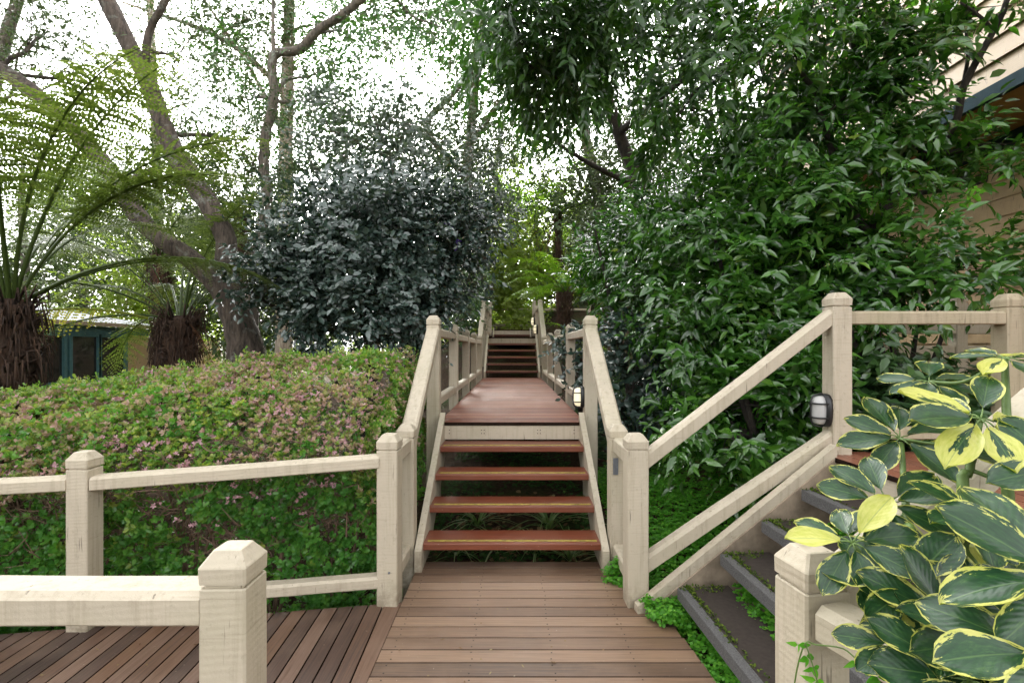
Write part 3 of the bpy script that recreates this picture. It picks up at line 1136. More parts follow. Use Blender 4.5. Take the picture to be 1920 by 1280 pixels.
hl = thing('house', 'low garden building with a pale metal roof and teal window frames behind the tree ferns', 'building', (-11.5, 14, -.4))
WX = -11.5
m_ = MB()
boards_wall(m_, (WX, 15.15), (WX, 15.45), -.5, 1.95, (1, 0), .17, .025)
boards_wall(m_, (WX, 2), (WX, 11.8), -.5, 1.95, (1, 0), .17, .025)
boards_wall(m_, (WX, 11.8), (WX, 15.15), -.5, .62, (1, 0), .17, .025)
boards_wall(m_, (WX - 1.2, 15.8), (WX - 1.2, 22), -.5, 1.95, (1, 0), .17, .025)
m_.box(WX - .3, WX + .04, 15.45, 15.82, -.5, 1.95)
m_.build('wall', HOUSE_TAN, hl)
m_ = MB()
m_.box(WX - .1, WX + .08, 2, 16.0, 1.95, 2.16)
m_.build('beam', TEAL, hl)
m_ = MB()
m_.box(WX + .06, WX + .30, 2, 16.2, 2.165, 2.26)
m_.build('gutter', GUTTER, hl)
m_ = MB()
for k in range(48):
    ya = 2 + k * .296
    m_.loft([[Vector((WX + .28, ya, 2.265)), Vector((WX + .28, ya + .28, 2.265)), Vector((WX + .28, ya + .288, 2.28)), Vector((WX + .28, ya + .295, 2.265))],
             [Vector((WX - 5, ya, 3.1)), Vector((WX - 5, ya + .28, 3.1)), Vector((WX - 5, ya + .288, 3.115)), Vector((WX - 5, ya + .295, 3.1))]])
m_.build('roof', ROOFM, hl)
for ya, yb in ((11.85, 12.95), (13.2, 14.02), (14.14, 15.0)):
    m_ = MB()
    fw = .09
    m_.box(WX - .02, WX + .06, ya - fw, ya, .62, 1.95)
    m_.box(WX - .02, WX + .06, yb, yb + fw, .62, 1.95)
    m_.box(WX - .02, WX + .055, ya, yb, .62, .70)
    m_.box(WX - .02, WX + .055, ya, yb, 1.87, 1.95)
    wf = m_.build('window', TEAL, hl)
    m_ = MB()
    m_.box(WX - .012, WX - .004, ya, yb, .70, 1.87)
    m_.build('pane', GLASS, wf)
m_ = MB()
m_.box(WX - 4, WX - .35, 2, 15.4, -.5, 1.93)
m_.build('room', INT, hl)

hf = thing('house', 'pale cottage glimpsed between the trunks above the far railing', 'house', (3.5, 26, 3))
m_ = MB()
m_.box(2.6, 7.5, 25, 29, 2.5, 6.4)
m_.build('wall', ROOFW, hf)
m_ = MB()
m_.plate([(2.3, 24.7, 6.38), (7.8, 24.7, 6.38), (7.8, 27, 8.6), (2.3, 27, 8.6)], (0, .6, .8), .08)
m_.plate([(2.3, 29.3, 6.38), (7.8, 29.3, 6.38), (7.8, 27.1, 8.6), (2.3, 27.1, 8.6)], (0, -.6, .8), .08)
m_.build('roof', ROOFM, hf)
m_ = MB()
m_.box(3.4, 4.1, 24.95, 24.99, 4.2, 5.4)
m_.build('window', GLASS, hf)

# ------------------------------------------------------------------ tree ferns


def frond_mesh(name, mat_, L, th0, th1, npin=38, plen=.42, pinn=13, seed=0, pw=1.0, droop=.35, bare=.12, fill=.9, wild=1.0, hang=0.0):
    """One frond along +X: a bending stalk with toothed pinnae either side."""
    g = np.random.default_rng(seed)
    S = 60
    pts = [np.zeros(3)]
    angs = []
    for i in range(S):
        t = i / (S - 1)
        a = th0 + (th1 - th0) * t ** 1.25
        angs.append(a)
        pts.append(pts[-1] + np.array([math.cos(a), .03 * math.sin(t * 3 + seed), math.sin(a)]) * L / S)
    pts = np.array(pts)
    out = []
    up = np.array([0, 0, 1.0])
    for i in range(npin):
        t = bare + (1 - bare) * (i + .5) / npin
        q = t * S
        k = min(int(q), S - 1)
        p = pts[k] + (pts[k + 1] - pts[k]) * (q - k)
        T = pts[k + 1] - pts[k]
        T = T / np.linalg.norm(T)
        side = np.array([-T[1], T[0], 0.0])
        side /= max(np.linalg.norm(side), 1e-6)
        N = np.cross(T, side) * (1 - hang) + side * hang
        s = (t - bare) / (1 - bare)
        ln = plen * (math.sin(PI * min(1, s * .86 + .12)) ** .75) * (1 if s > .06 else .75)
        for sg in (-1, 1):
            if g.uniform() > fill + .1:
                continue
            d = side * sg * (1 - hang) + T * (.30 + .35 * s) - up * hang * .9 + g.normal(0, .13 * wild, 3)
            lnj = ln * g.uniform(1 - .22 * wild, 1.08)
            d /= np.linalg.norm(d)
            m = max(5, int(pinn * ln / plen))
            tt = (np.arange(m) + .4) / m
            dr = droop * g.uniform(.6, 1.5)
            P = p + d * (lnj * tt)[:, None] - up * (dr * lnj * tt ** 2)[:, None]
            dirn = d[None] - up * (2 * dr * tt)[:, None]
            dirn = unit(dirn)
            w0 = ln / m * 1.5 * pw
            for s2 in (-1, 1):
                A = T[None] * s2 + dirn * .45 + g.normal(0, .04, (m, 3))
                Nn = np.repeat(N[None], m, 0) + g.normal(0, .12, (m, 3))
                le = np.maximum(.012, .115 * ln * (1 - tt) ** .6 + .004) * g.uniform(.85, 1.1, m) * 1.0
                rr = np.clip(.5 + .25 * g.normal(0, 1, m) + .2 * (s - .5), 0, 1)
                out.append(leaves(P, A, Nn, le, np.full(m, w0 * .62), rr, 'far'))
    V, T_, Q, rn = join(out)
    nb = len(V)
    # the stalk, a thin four-sided rod
    rod_v, rod_q = [], []
    for k in range(0, S + 1, 3):
        r_ = .015 * (1 - .85 * k / S) * (L / 2.2) + .0015
        for a, b in ((1, 0), (0, 1), (-1, 0), (0, -1)):
            rod_v.append(pts[k] + np.array([0, a * r_, b * r_]))
    nr = len(rod_v) // 4
    for k in range(nr - 1):
        for j in range(4):
            rod_q.append((nb + k * 4 + j, nb + k * 4 + (j + 1) % 4, nb + (k + 1) * 4 + (j + 1) % 4, nb + (k + 1) * 4 + j))
    V = np.concatenate([V, np.array(rod_v)])
    rn = np.concatenate([rn, np.full(len(rod_v), .0)])
    return np_mesh(name, V, T_, np.array(rod_q), rn, mat_, None, False)


FROND = {}


def frond(kind):
    if kind in FROND:
        return FROND[kind]
    A = {'up': (L_FERN, 2.7, R(76), R(5), 34, .46, 17, 1), 'mid': (L_FERN, 2.7, R(58), R(-22), 34, .46, 17, 2),
         'arch': (L_FERN, 2.6, R(38), R(-42), 32, .44, 16, 3), 'low': (L_FERN, 2.3, R(12), R(-60), 34, .40, 12, 4),
         'bup': (L_FERNB, 1.9, R(62), R(-12), 30, .36, 12, 5), 'bmid': (L_FERNB, 1.9, R(40), R(-35), 30, .36, 12, 6), 'blow': (L_FERNB, 1.7, R(15), R(-50), 28, .34, 12, 7),
         'yellow': (L_FERNY, 2.4, R(14), R(-44), 26, .33, 11, 8), 'dead': (L_DEAD, 1.7, R(-35), R(-88), 26, .20, 9, 9)}[kind]
    mt, L, a, b, n, pl, pn, sd_ = A
    FROND[kind] = frond_mesh('frond_' + kind, mt, L, a, b, n, pl, pn, sd_, {'dead': .7, 'yellow': 1.0}.get(kind, .95), {'dead': 1.5, 'yellow': .3}.get(kind, .38), .30 if kind in ('up', 'mid', 'arch') else .14, {'dead': .5}.get(kind, .9), {'dead': 2.5}.get(kind, 1.0), {'yellow': .85}.get(kind, 0.0))
    return FROND[kind]


def tree_fern(label, x, y, ztop, zbase, r, fronds, group=None, name='tree_fern', seed=0):
    """fronds: (kind, heading in degrees, scale)."""
    rnd = random.Random(seed)
    rt = thing(name, label, 'tree fern' if name == 'tree_fern' else 'fern', (x, y, zbase), 0, group)
    m_ = MB()
    lean = Vector((rnd.uniform(-.1, .1), rnd.uniform(-.1, .1), 0))
    base = Vector((x, y, zbase - .1)) - lean
    top = Vector((x, y, ztop))
    m_.tube([base, base.lerp(top, .5), top - Vector((0, 0, .15)), top], [r * .95, r * .85, r * 1.05, r * .6], 14, .3, 6)
    for k in range(int(700 * min(1, r * 5))):          # old leaf bases and hanging fibres
        a = rnd.uniform(0, 2 * PI)
        zz = rnd.uniform(0, 1) ** .7
        p = base.lerp(top, zz)
        d = Vector((math.cos(a), math.sin(a), 0))
        p0 = p + d * r * .75
        m_.rv = rnd.random()
        ln = rnd.uniform(.06, .20) * (1.4 if r > .15 else 1)
        q0 = p0 + d * rnd.uniform(.03, .11) * (1.7 if zz > .72 and r > .15 else 1) + Vector((0, 0, rnd.uniform(-.04, .10) * (2 if zz > .8 else 1)))
        m_.tube([p0 - Vector((0, 0, .03)), q0, q0 + d * .03 - Vector((rnd.uniform(-.03, .03), rnd.uniform(-.03, .03), ln))], [.014, .009, .003], 4, 0, 1)
    m_.build('trunk', FERNT, rt, True)
    for kind, hd, sc in fronds:
        o = bpy.data.objects.new('frond' if kind not in ('dead', 'yellow') else kind + '_frond', frond(kind))
        COL.objects.link(o)
        o.parent = rt
        a = R(hd)
        o.location = (math.cos(a) * r * .4, math.sin(a) * r * .4, ztop - zbase - .04)
        o.rotation_euler = (rnd.uniform(-.15, .15), rnd.uniform(-.08, .08), a)
        o.scale = (sc, sc, sc)
        if kind == 'yellow':
            o.rotation_euler = (0, 0, a)
            o.location = (-.25, -.3, ztop - zbase - .05)
        if kind == 'yellow':
            o['label'] = 'yellowing drooping frond'
        if kind == 'dead':
            o['label'] = 'dry brown hanging frond'
    return rt


p = at(18, 560, 4.7)
fr = []
rr = random.Random(5)
for k in range(14):
    hd = -75 + k * 26 + rr.uniform(-9, 9)
    fr.append((('up', 'mid', 'up', 'mid', 'arch')[k % 5], hd, rr.uniform(.88, 1.12)))
fr += [('arch', 28, 1.0), ('mid', 8, 1.05), ('up', -20, 1.1), ('up', 20, 1.15)]
tree_fern('large tree fern with thick shaggy trunk and tall fronds at the hedge end', p.x, p.y, p.z, float(gz(p.x, p.y)), .165, fr, None, 'tree_fern', 1)

p = at(338, 592, 7.2)
fr = []
for k in range(18):
    hd = 85 + k * 12.5 + rr.uniform(-6, 6)
    if 232 < hd < 308:
        continue
    fr.append((('mid', 'arch', 'up', 'mid', 'arch', 'low')[k % 6], hd, rr.uniform(.9, 1.12)))
fr += [('up', 60, .95), ('mid', 20, .8), ('up', -30, .85), ('yellow', 194, 1.02), ('dead', 60, .8), ('dead', 20, .8), ('dead', 330, .7)]
tree_fern('tree fern with brown fibrous crown and a yellow drooping frond beside the forked tree', p.x, p.y, p.z, float(gz(p.x, p.y)), .22, fr, None, 'tree_fern', 2)

p = at(1046, 398, 16)
fr = [(('bup', 'bmid', 'bmid', 'blow')[k % 4], k * 26 + rr.uniform(-8, 8), rr.uniform(1.1, 1.5)) for k in range(14)] + [('dead', k * 60 + 10, 1.2) for k in range(6)]
tree_fern('tall slender tree fern with a pale trunk beyond the top of the stairs', p.x, p.y, p.z, float(gz(p.x, p.y)), .10, fr, None, 'tree_fern', 3)
p = at(962, 400, 20)
fr = [(('bup', 'bmid', 'bmid', 'blow')[k % 4], k * 30 + rr.uniform(-8, 8), rr.uniform(1.1, 1.5)) for k in range(12)] + [('dead', k * 50 + 30, 1.3) for k in range(7)]
tree_fern('farthest tree fern hung with dry brown fronds above the top landing', p.x, p.y, p.z, float(gz(p.x, p.y)), .16, fr, None, 'tree_fern', 4)
p = at(1062, 545, 12.6)
fr = [(('bmid', 'blow', 'bup')[k % 3], 120 + k * 24 + rr.uniform(-8, 8), rr.uniform(.7, .95)) for k in range(9)] + [('blow', 195, 1.0), ('bmid', 200, .95), ('blow', 215, .9)]
tree_fern('bright green fern leaning over the top of the upper stairs from the bank', p.x, p.y, p.z, float(gz(p.x, p.y)), .10, fr, None, 'fern', 5)
p = at(1090, 640, 11.2)
fr = [(('bmid', 'blow', 'bup')[k % 3], k * 36 + rr.uniform(-8, 8), rr.uniform(.45, .65)) for k in range(10)]
tree_fern('small low fern beside the railing of the upper stairs', p.x, p.y, p.z, float(gz(p.x, p.y)), .08, fr, None, 'fern', 6)
p = at(300, 480, 11.0)
fr = [(('mid', 'arch', 'up', 'mid')[k % 4], k * 24 + rr.uniform(-8, 8), rr.uniform(.9, 1.2)) for k in range(15)] + [('dead', 300, .8), ('dead', 240, .8)]
tree_fern('tree fern standing behind the forked tree in front of the pale roof', p.x, p.y, p.z, float(gz(p.x, p.y)), .18, fr, None, 'tree_fern', 7)

p = at(452, 395, 9.6)
fr = [(('mid', 'arch', 'low', 'mid')[k % 4], k * 26 + rr.uniform(-8, 8), rr.uniform(.7, .9)) for k in range(14)]
tree_fern('slim tree fern spreading flat fronds between the forked trunk and the camellia', p.x, p.y, p.z, float(gz(p.x, p.y)), .10, fr, None, 'tree_fern', 8)

# ------------------------------------------------------------------ trees on the left
Yt = 7.0
tree('forked_tree', 'big forked tree with ridged brown bark leaning left over the hedge', 'tree',
     [at(468, 720, Yt), at(458, 640, Yt), at(440, 585, Yt), at(424, 525, Yt), at(424, 450, Yt), at(392, 382, Yt), at(345, 315, Yt), at(310, 245, Yt), at(282, 165, Yt), at(240, 80, Yt), at(195, -10, Yt), at(140, -150, Yt), at(90, -320, Yt)],
     [.28, .23, .205, .17, .135, .14, .132, .12, .115, .11, .105, .095, .07],
     [px(330, 110, 7.4, 90, 80, 1.2, 110), px(440, 260, 8.0, 90, 100, 1.0, 420), px(60, -150, 7, 300, 130, 1.5, 260), px(90, 60, 7.6, 110, 70, 1.2, 260), px(330, 330, 8.4, 60, 90, .8, 260), px(180, 160, 8.2, 60, 60, .8, 40)],
     (6, .30, .08, .034, .25, 'far', L_BACK), BARK, 11, None, 7, 12,
     [([at(440, 585, Yt), at(405, 530, Yt - .1), at(352, 482, Yt - .15), at(275, 425, Yt - .2), at(210, 330, Yt - .1), at(140, 245, Yt), at(70, 180, Yt + .1), at(0, 130, Yt + .2), at(-120, 60, Yt + .3)], [.17, .14, .13, .12, .115, .11, .105, .10, .08]),
      ([at(286, 190, Yt), at(277, 140, Yt), at(274, 90, Yt - .1), at(284, 50, Yt - .1), at(308, 5, Yt - .2), at(330, -60, Yt - .2)], [.05, .052, .05, .048, .045, .04])], None, .016, .3, .16)

tree('slender_tree', 'slender grey tree with a kinked stem bending across the sky above the camellia', 'tree',
     [at(470, 660, 8.2), at(478, 520, 8.2), at(488, 435, 8.2), at(502, 385, 8.2), at(495, 320, 8.2), at(498, 250, 8.2), at(514, 190, 8.2), at(513, 106, 8.2), at(560, 94, 8.1), at(598, 56, 8.0), at(645, 26, 7.9), at(700, -20, 7.8), at(790, -90, 7.6)],
     [.10, .09, .085, .082, .078, .075, .072, .07, .068, .066, .062, .055, .04],
     [px(600, 190, 8.6, 90, 80, .9, 420), px(450, 180, 9, 80, 90, .8, 300), px(760, -10, 8, 150, 60, 1.0, 350), px(470, 330, 9, 60, 80, .7, 330), px(640, 60, 8.8, 100, 60, .8, 400), px(840, 60, 9, 90, 60, .8, 380)],
     (6, .30, .085, .036, .3, 'far', L_OVER), BARKG, 12, None, 7, 9,
     [([at(514, 190, 8.2), at(535, 150, 8.25), at(575, 145, 8.3), at(600, 132, 8.4)], [.035, .03, .022, .014]),
      ([at(513, 108, 8.2), at(512, 50, 8.25), at(512, -40, 8.3)], [.04, .032, .022])], None, .014, .3, .1)

# tall pale gums and airy trees behind
gum_specs = [
    (532, 15.0, .26, 'tall pale gum trunk rising behind the slender grey tree', [px(450, 40, 15, 150, 90, 2.0, 210), px(640, 30, 15.5, 160, 90, 2.0, 260), px(560, 200, 16, 130, 110, 2.0, 170)], 6),
    (865, 17.0, .22, 'gum tree with slanting branches behind the camellia beside the bright gap', [px(860, 30, 16, 150, 75, 2.2, 330), px(930, 190, 17, 110, 90, 2.0, 260), px(690, 260, 18, 120, 70, 2.0, 170), px(840, 275, 17, 110, 70, 2.0, 240)], 20),
    (300, 17.0, .18, 'airy thin gum standing far behind the forked tree', [px(360, 190, 17, 110, 130, 2.0, 110), px(250, 380, 17, 150, 100, 2.0, 230), px(420, 400, 15, 90, 130, 2.0, 260)], -10),
    (1150, 15.0, .20, 'gum tree with a dark slanting trunk behind the overhanging leaves', [px(1090, 330, 15, 90, 80, 2.0, 200), px(1240, 190, 15, 120, 140, 2.0, 330), px(1190, 420, 14, 90, 90, 1.6, 200)], -60),
]
gum_boughs = {0: [([at(538, 180, 15), at(480, 120, 15), at(410, 70, 15), at(330, 38, 15), at(230, 5, 15)], [.10, .085, .07, .055, .03]), ([at(540, 260, 15), at(470, 130, 14.8), at(430, 70, 14.6), at(370, -20, 14.5)], [.08, .05, .04, .03])],
              1: [([at(870, 330, 17), at(800, 240, 16.8), at(850, 175, 16.6), at(905, 108, 16.4), at(935, 40, 16.2), at(950, -60, 16)], [.12, .11, .10, .09, .07, .05]), ([at(872, 290, 17), at(930, 200, 17), at(1000, 130, 17), at(1040, 30, 17)], [.10, .08, .06, .04])]}
for i, (u, Yd, rd, lab, blobs, lean) in enumerate(gum_specs):
    b = at(u, 655, Yd)
    b.z = float(gz(b.x, b.y)) - .1
    t = [b, at(u + lean * .3, 430, Yd), at(u + lean, 220, Yd), at(u + lean * 1.6, 60, Yd + .3), at(u + lean * 2.4, -160, Yd + .4)]
    tree('gum_tree', lab, 'tree', t, [rd, rd * .85, rd * .75, rd * .65, rd * .4], [(c_, r_, int(n_ * 8)) for c_, r_, n_ in blobs], (7, .45, .14, .052, .35, 'far', L_BACK), BARKP if i != 3 else BARKG, 20 + i, None, 10, 9, gum_boughs.get(i, ()), None, .022)

# yellow-green trees filling the gap behind the top landing and the horizon all round
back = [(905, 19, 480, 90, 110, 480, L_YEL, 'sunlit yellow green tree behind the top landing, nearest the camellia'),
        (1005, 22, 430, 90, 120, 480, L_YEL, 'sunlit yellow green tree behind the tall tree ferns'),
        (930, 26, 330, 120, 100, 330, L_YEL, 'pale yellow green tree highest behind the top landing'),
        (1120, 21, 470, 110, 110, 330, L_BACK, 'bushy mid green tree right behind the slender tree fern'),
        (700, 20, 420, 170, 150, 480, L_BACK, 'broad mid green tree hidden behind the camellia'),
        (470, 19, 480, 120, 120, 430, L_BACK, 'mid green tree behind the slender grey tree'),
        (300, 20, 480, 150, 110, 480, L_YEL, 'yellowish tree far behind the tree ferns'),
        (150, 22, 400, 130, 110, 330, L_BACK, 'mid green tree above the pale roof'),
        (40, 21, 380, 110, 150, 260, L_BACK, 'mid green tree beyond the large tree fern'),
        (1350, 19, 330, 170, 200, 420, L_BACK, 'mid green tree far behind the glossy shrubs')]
for i, (u, Yd, v, ru, rv, n, mt, lab) in enumerate(back):
    b = at(u, 655, Yd)
    b.z = float(gz(b.x, b.y)) - .1
    c = at(u, v, Yd)
    s = Yd / F
    tree('background_tree', lab, 'tree', [b, b.lerp(c, .5) + Vector((.2, 0, 0)), c, c + Vector((.1, 0, rv * s * .6))], [.22, .17, .12, .05],
         [(tuple(c), (ru * s * .8, ru * s * .6, rv * s * .8), int(n * 1.7)), (tuple(c + Vector((ru * s * .4, 0, -rv * s * .9))), (ru * s * .7, ru * s * .5, rv * s * .6), n), (tuple(c + Vector((-ru * s * .4, .3, -rv * s * .8))), (ru * s * .7, ru * s * .5, rv * s * .6), n)],
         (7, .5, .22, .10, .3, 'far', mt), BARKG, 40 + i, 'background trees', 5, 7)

# a far belt of wood closing the view
g = np.random.default_rng(77)
out = []
for k in range(95):
    x = -62 + k * 1.35 + g.normal(0, .7)
    y = 36 + g.uniform(0, 8) - abs(x) * .12
    z0 = float(gz(x, y))
    h = g.uniform(7, 12.5) if abs(x) > 4 else 6.5
    P, D = blob_points(g, (x, y, z0 + h * .5), (1.7, 1.7, h * .55), 120, .4)
    out.append(sprays(g, P, D + np.array([0, 0, .3]), 6, .9, .42, .22, .3, 'far'))
V, T, Q, rn = join(out)
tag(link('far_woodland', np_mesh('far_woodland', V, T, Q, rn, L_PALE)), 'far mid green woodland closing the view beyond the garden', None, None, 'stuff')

# ------------------------------------------------------------------ camellia and its neighbours
cb = gpt(*at(690, 655, 6.9).xy)
tree('camellia', 'huge rounded camellia with blue grey glossy leaves beside the stairs', 'bush',
     [cb, cb + Vector((.05, .0, 1.0)), cb + Vector((-.1, .1, 2.2)), cb + Vector((.05, .1, 3.4))], [.10, .08, .06, .03],
     [px(675, 480, 6.6, 140, 100, .9, 1400), px(545, 490, 6.5, 60, 80, .7, 480), px(790, 465, 6.7, 85, 100, .8, 700), px(700, 560, 6.2, 130, 70, .6, 760), px(575, 580, 6.2, 50, 55, .5, 260), px(765, 570, 6.2, 42, 60, .45, 320),
      px(860, 430, 6.9, 60, 60, .6, 380), px(690, 400, 6.8, 110, 50, .7, 420), px(455, 535, 6.3, 22, 22, .25, 45)],
     (7, .25, .088, .047, .25, 'broad', L_CAM), BARKD, 61, None, 14, 8,
     [([cb, cb + Vector((-.5, .1, .9)), cb + Vector((-1.0, -.1, 1.7))], [.06, .05, .03]), ([cb, cb + Vector((.45, .1, .9)), cb + Vector((.9, .1, 1.9))], [.06, .05, .03])], None, .012, .3, .14, .75)
cb = gpt(*at(745, 655, 8.0).xy)
tree('grey_leaved_tree', 'loose small leaved grey green tree rising out of the top of the camellia', 'tree',
     [cb, cb + Vector((-.1, .0, 1.6)), cb + Vector((.0, .1, 3.0)), cb + Vector((-.1, .1, 4.2))], [.09, .075, .06, .03],
     [px(690, 330, 7.4, 130, 75, .8, 560), px(600, 350, 7.4, 60, 70, .6, 240), px(760, 235, 7.6, 85, 65, .7, 280), px(860, 330, 7.7, 90, 70, .7, 320), px(620, 245, 7.6, 60, 55, .6, 140), px(690, 190, 7.8, 70, 40, .6, 120), px(925, 390, 8.2, 45, 50, .6, 160)],
     (8, .28, .082, .036, .35, 'far', L_GREY), BARKG, 64, None, 12, 8, (), None, .012, .3, .14, .6)
for i, (u, v, Yd) in enumerate(((862, 458, 6.35), (845, 425, 6.3))):
    c = at(u, v, Yd)
    P = np.tile(np.array(c), (9, 1)) + g.normal(0, .02, (9, 3))
    A = g.normal(0, 1, (9, 3))
    A[:, 1] -= .6
    V, T, Q, rn = leaves(P, A, g.normal(0, 1, (9, 3)), np.full(9, .06), np.full(9, .035), g.uniform(0, 1, 9), 'round')
    tag(link('blossom', np_mesh('blossom', V, T, Q, rn, L_PURPLE)), 'purple blossom on the edge of the camellia, ' + ('lower' if i == 0 else 'upper') + ' of the two', 'flower', 'purple blossoms')

cb = gpt(-1.55, 9.2)
tree('evergreen_shrub', 'dark green evergreen shrub between the camellia and the upper stairs', 'shrub',
     [cb, cb + Vector((0, 0, 1.4)), cb + Vector((-.1, .1, 3))], [.09, .07, .03],
     [px(858, 470, 9.6, 65, 90, .6, 420), px(795, 590, 9.0, 40, 60, .4, 300), px(880, 390, 10.4, 60, 60, .6, 260), px(865, 560, 13.0, 35, 60, .4, 260)],
     (7, .26, .085, .045, .25, 'far', L_DARK), BARKD, 62, None, 8, 7, (), None, .012)
cb = gpt(-2.2, 14.5)
tree('evergreen_shrub', 'darker shrub behind the far handrail of the upper stairs', 'shrub',
     [cb, cb + Vector((0, 0, 1.4)), cb + Vector((.1, .1, 2.6))], [.08, .06, .03],
     [px(860, 600, 14.5, 40, 55, .7, 300), px(870, 500, 15.5, 50, 60, .8, 260), px(925, 612, 21.5, 50, 28, .8, 220)],
     (7, .3, .10, .05, .25, 'far', L_DARK), BARKD, 63, None, 6, 7, (), None, .014)

# ------------------------------------------------------------------ the glossy masses on the right
def shrub(name, label, cat, base, h, blobs, leaf, bark, seed, stems=3, tw=12, **kw):
    b = gpt(*base)
    rn_ = random.Random(seed)
    ex = []
    for k in range(stems - 1):
        a = rn_.uniform(0, 2 * PI)
        d = Vector((math.cos(a), math.sin(a) * .6, 0)) * h * .3
        ex.append(([b + d * .05, b + d * .45 + Vector((0, 0, h * .4)), b + d + Vector((0, 0, h * .9))], [.035, .028, .014]))
    return tree(name, label, cat, [b, b + Vector((.03, 0, h * .5)), b + Vector((-.05, .05, h))], [.045, .035, .018], blobs, leaf, bark, seed, None, tw, 7, ex, None, .010, **kw)


GL = (7, .30, .125, .046, .38, 'lance', L_RIGHT)
shrub('glossy_shrub', 'tall glossy green shrub crowding the landing railing beside the tall lamp post', 'shrub', at(1190, 655, 6.6).xy, 2.6,
      [px(1195, 470, 6.6, 95, 80, .8, 400), px(1150, 530, 6.9, 60, 65, .6, 200), px(1270, 520, 6.0, 95, 90, .8, 360), px(1300, 385, 6.4, 90, 65, .8, 260), px(1330, 620, 5.4, 75, 60, .6, 170)], GL, BARKD, 71, 4, 24)
shrub('glossy_shrub', 'wide glossy green shrub with pale leaf shine behind the double sloping railing', 'shrub', at(1420, 655, 5.0).xy, 2.0,
      [px(1400, 430, 5.2, 150, 90, .8, 520), px(1420, 540, 4.7, 130, 80, .6, 400), px(1300, 610, 4.8, 80, 65, .5, 190), px(1500, 610, 4.4, 85, 65, .5, 240), px(1540, 480, 4.8, 110, 90, .7, 380)], GL, BARKD, 72, 5, 24)
shrub('glossy_shrub', 'glossy shrub spilling leaves between the sloping rails above the clover', 'shrub', at(1440, 655, 4.1).xy, .9,
      [px(1420, 760, 4.0, 75, 50, .35, 130), px(1365, 820, 3.85, 70, 45, .3, 100), px(1475, 720, 3.9, 55, 60, .3, 120), px(1310, 750, 4.6, 60, 40, .4, 60)], GL, BARKD, 73, 5, 10)
shrub('glossy_shrub', 'dark glossy shrub below the wide level rail behind the variegated plant', 'shrub', at(1680, 655, 4.0).xy, 1.3,
      [px(1640, 640, 3.95, 36, 60, .3, 70), px(1690, 760, 3.8, 90, 55, .28, 220), px(1620, 760, 3.9, 50, 60, .3, 110), px(1830, 770, 3.9, 90, 45, .3, 170)], (7, .28, .115, .046, .4, 'lance', L_DARK), BARKD, 74, 4, 10)
shrub('dark_shrub', 'low shrub with dusky purple green leaves behind the lower stairs handrail', 'shrub', at(1190, 655, 5.5).xy, .6,
      [px(1185, 735, 5.4, 50, 55, .35, 170), px(1160, 660, 5.8, 40, 50, .35, 120), px(1240, 700, 5.6, 55, 40, .35, 110)], (6, .2, .085, .05, .3, 'broad', L_CAM), BARKD, 75, 3, 8)
shrub('dark_shrub', 'grey leaved sprig poking through the landing railing', 'shrub', at(1085, 655, 6.9).xy, 1.2,
      [px(1072, 660, 6.6, 28, 32, .25, 55), px(1095, 690, 6.4, 26, 40, .25, 60)], (6, .2, .09, .045, .3, 'broad', L_CAM), BARKD, 76, 2, 8)

lb = gpt(*at(1640, 655, 4.7).xy)
tree('laurel_tree', 'dark trunked laurel tree spreading glossy leaves across the house wall', 'tree',
     [lb, at(1625, 560, 4.7), at(1632, 450, 4.7), at(1668, 370, 4.75), at(1662, 290, 4.8), at(1640, 190, 4.9), at(1590, 60, 5.0)], [.085, .075, .07, .062, .055, .045, .03],
     [px(1570, 330, 4.7, 100, 90, .7, 320), px(1680, 450, 4.3, 60, 50, .4, 80), px(1850, 480, 3.9, 65, 50, .4, 60), px(1850, 340, 4.3, 65, 28, .35, 36), px(1600, 555, 4.2, 70, 35, .4, 75), px(1770, 525, 3.9, 70, 22, .3, 40),
      px(1540, 220, 4.9, 110, 100, .7, 230), px(1610, 120, 4.9, 80, 90, .6, 150), px(1480, 80, 4.7, 120, 90, .7, 170), px(1600, -20, 4.5, 150, 60, .8, 190), px(1690, 110, 4.5, 60, 80, .4, 130), px(1690, 250, 4.5, 60, 50, .4, 110), px(1840, 15, 4.2, 70, 25, .3, 45), px(1880, 270, 4.1, 45, 30, .3, 30)],
     GL, BARKD, 81, None, 14, 9,
     [([at(1668, 330, 4.8), at(1740, 290, 4.5), at(1790, 235, 4.3), at(1806, 165, 4.2), at(1845, 90, 4.15), at(1882, 20, 4.1), at(1900, -60, 4.1)], [.045, .034, .03, .028, .026, .022, .018]),
      ([at(1806, 165, 4.2), at(1815, 100, 4.25), at(1808, 40, 4.3)], [.018, .014, .009]),
      ([at(1860, 55, 4.13), at(1830, 25, 4.15), at(1800, 5, 4.2)], [.015, .011, .008]),
      ([at(1632, 450, 4.7), at(1590, 380, 4.7), at(1560, 280, 4.7), at(1520, 160, 4.7)], [.05, .04, .03, .02])], None, .012, .25)

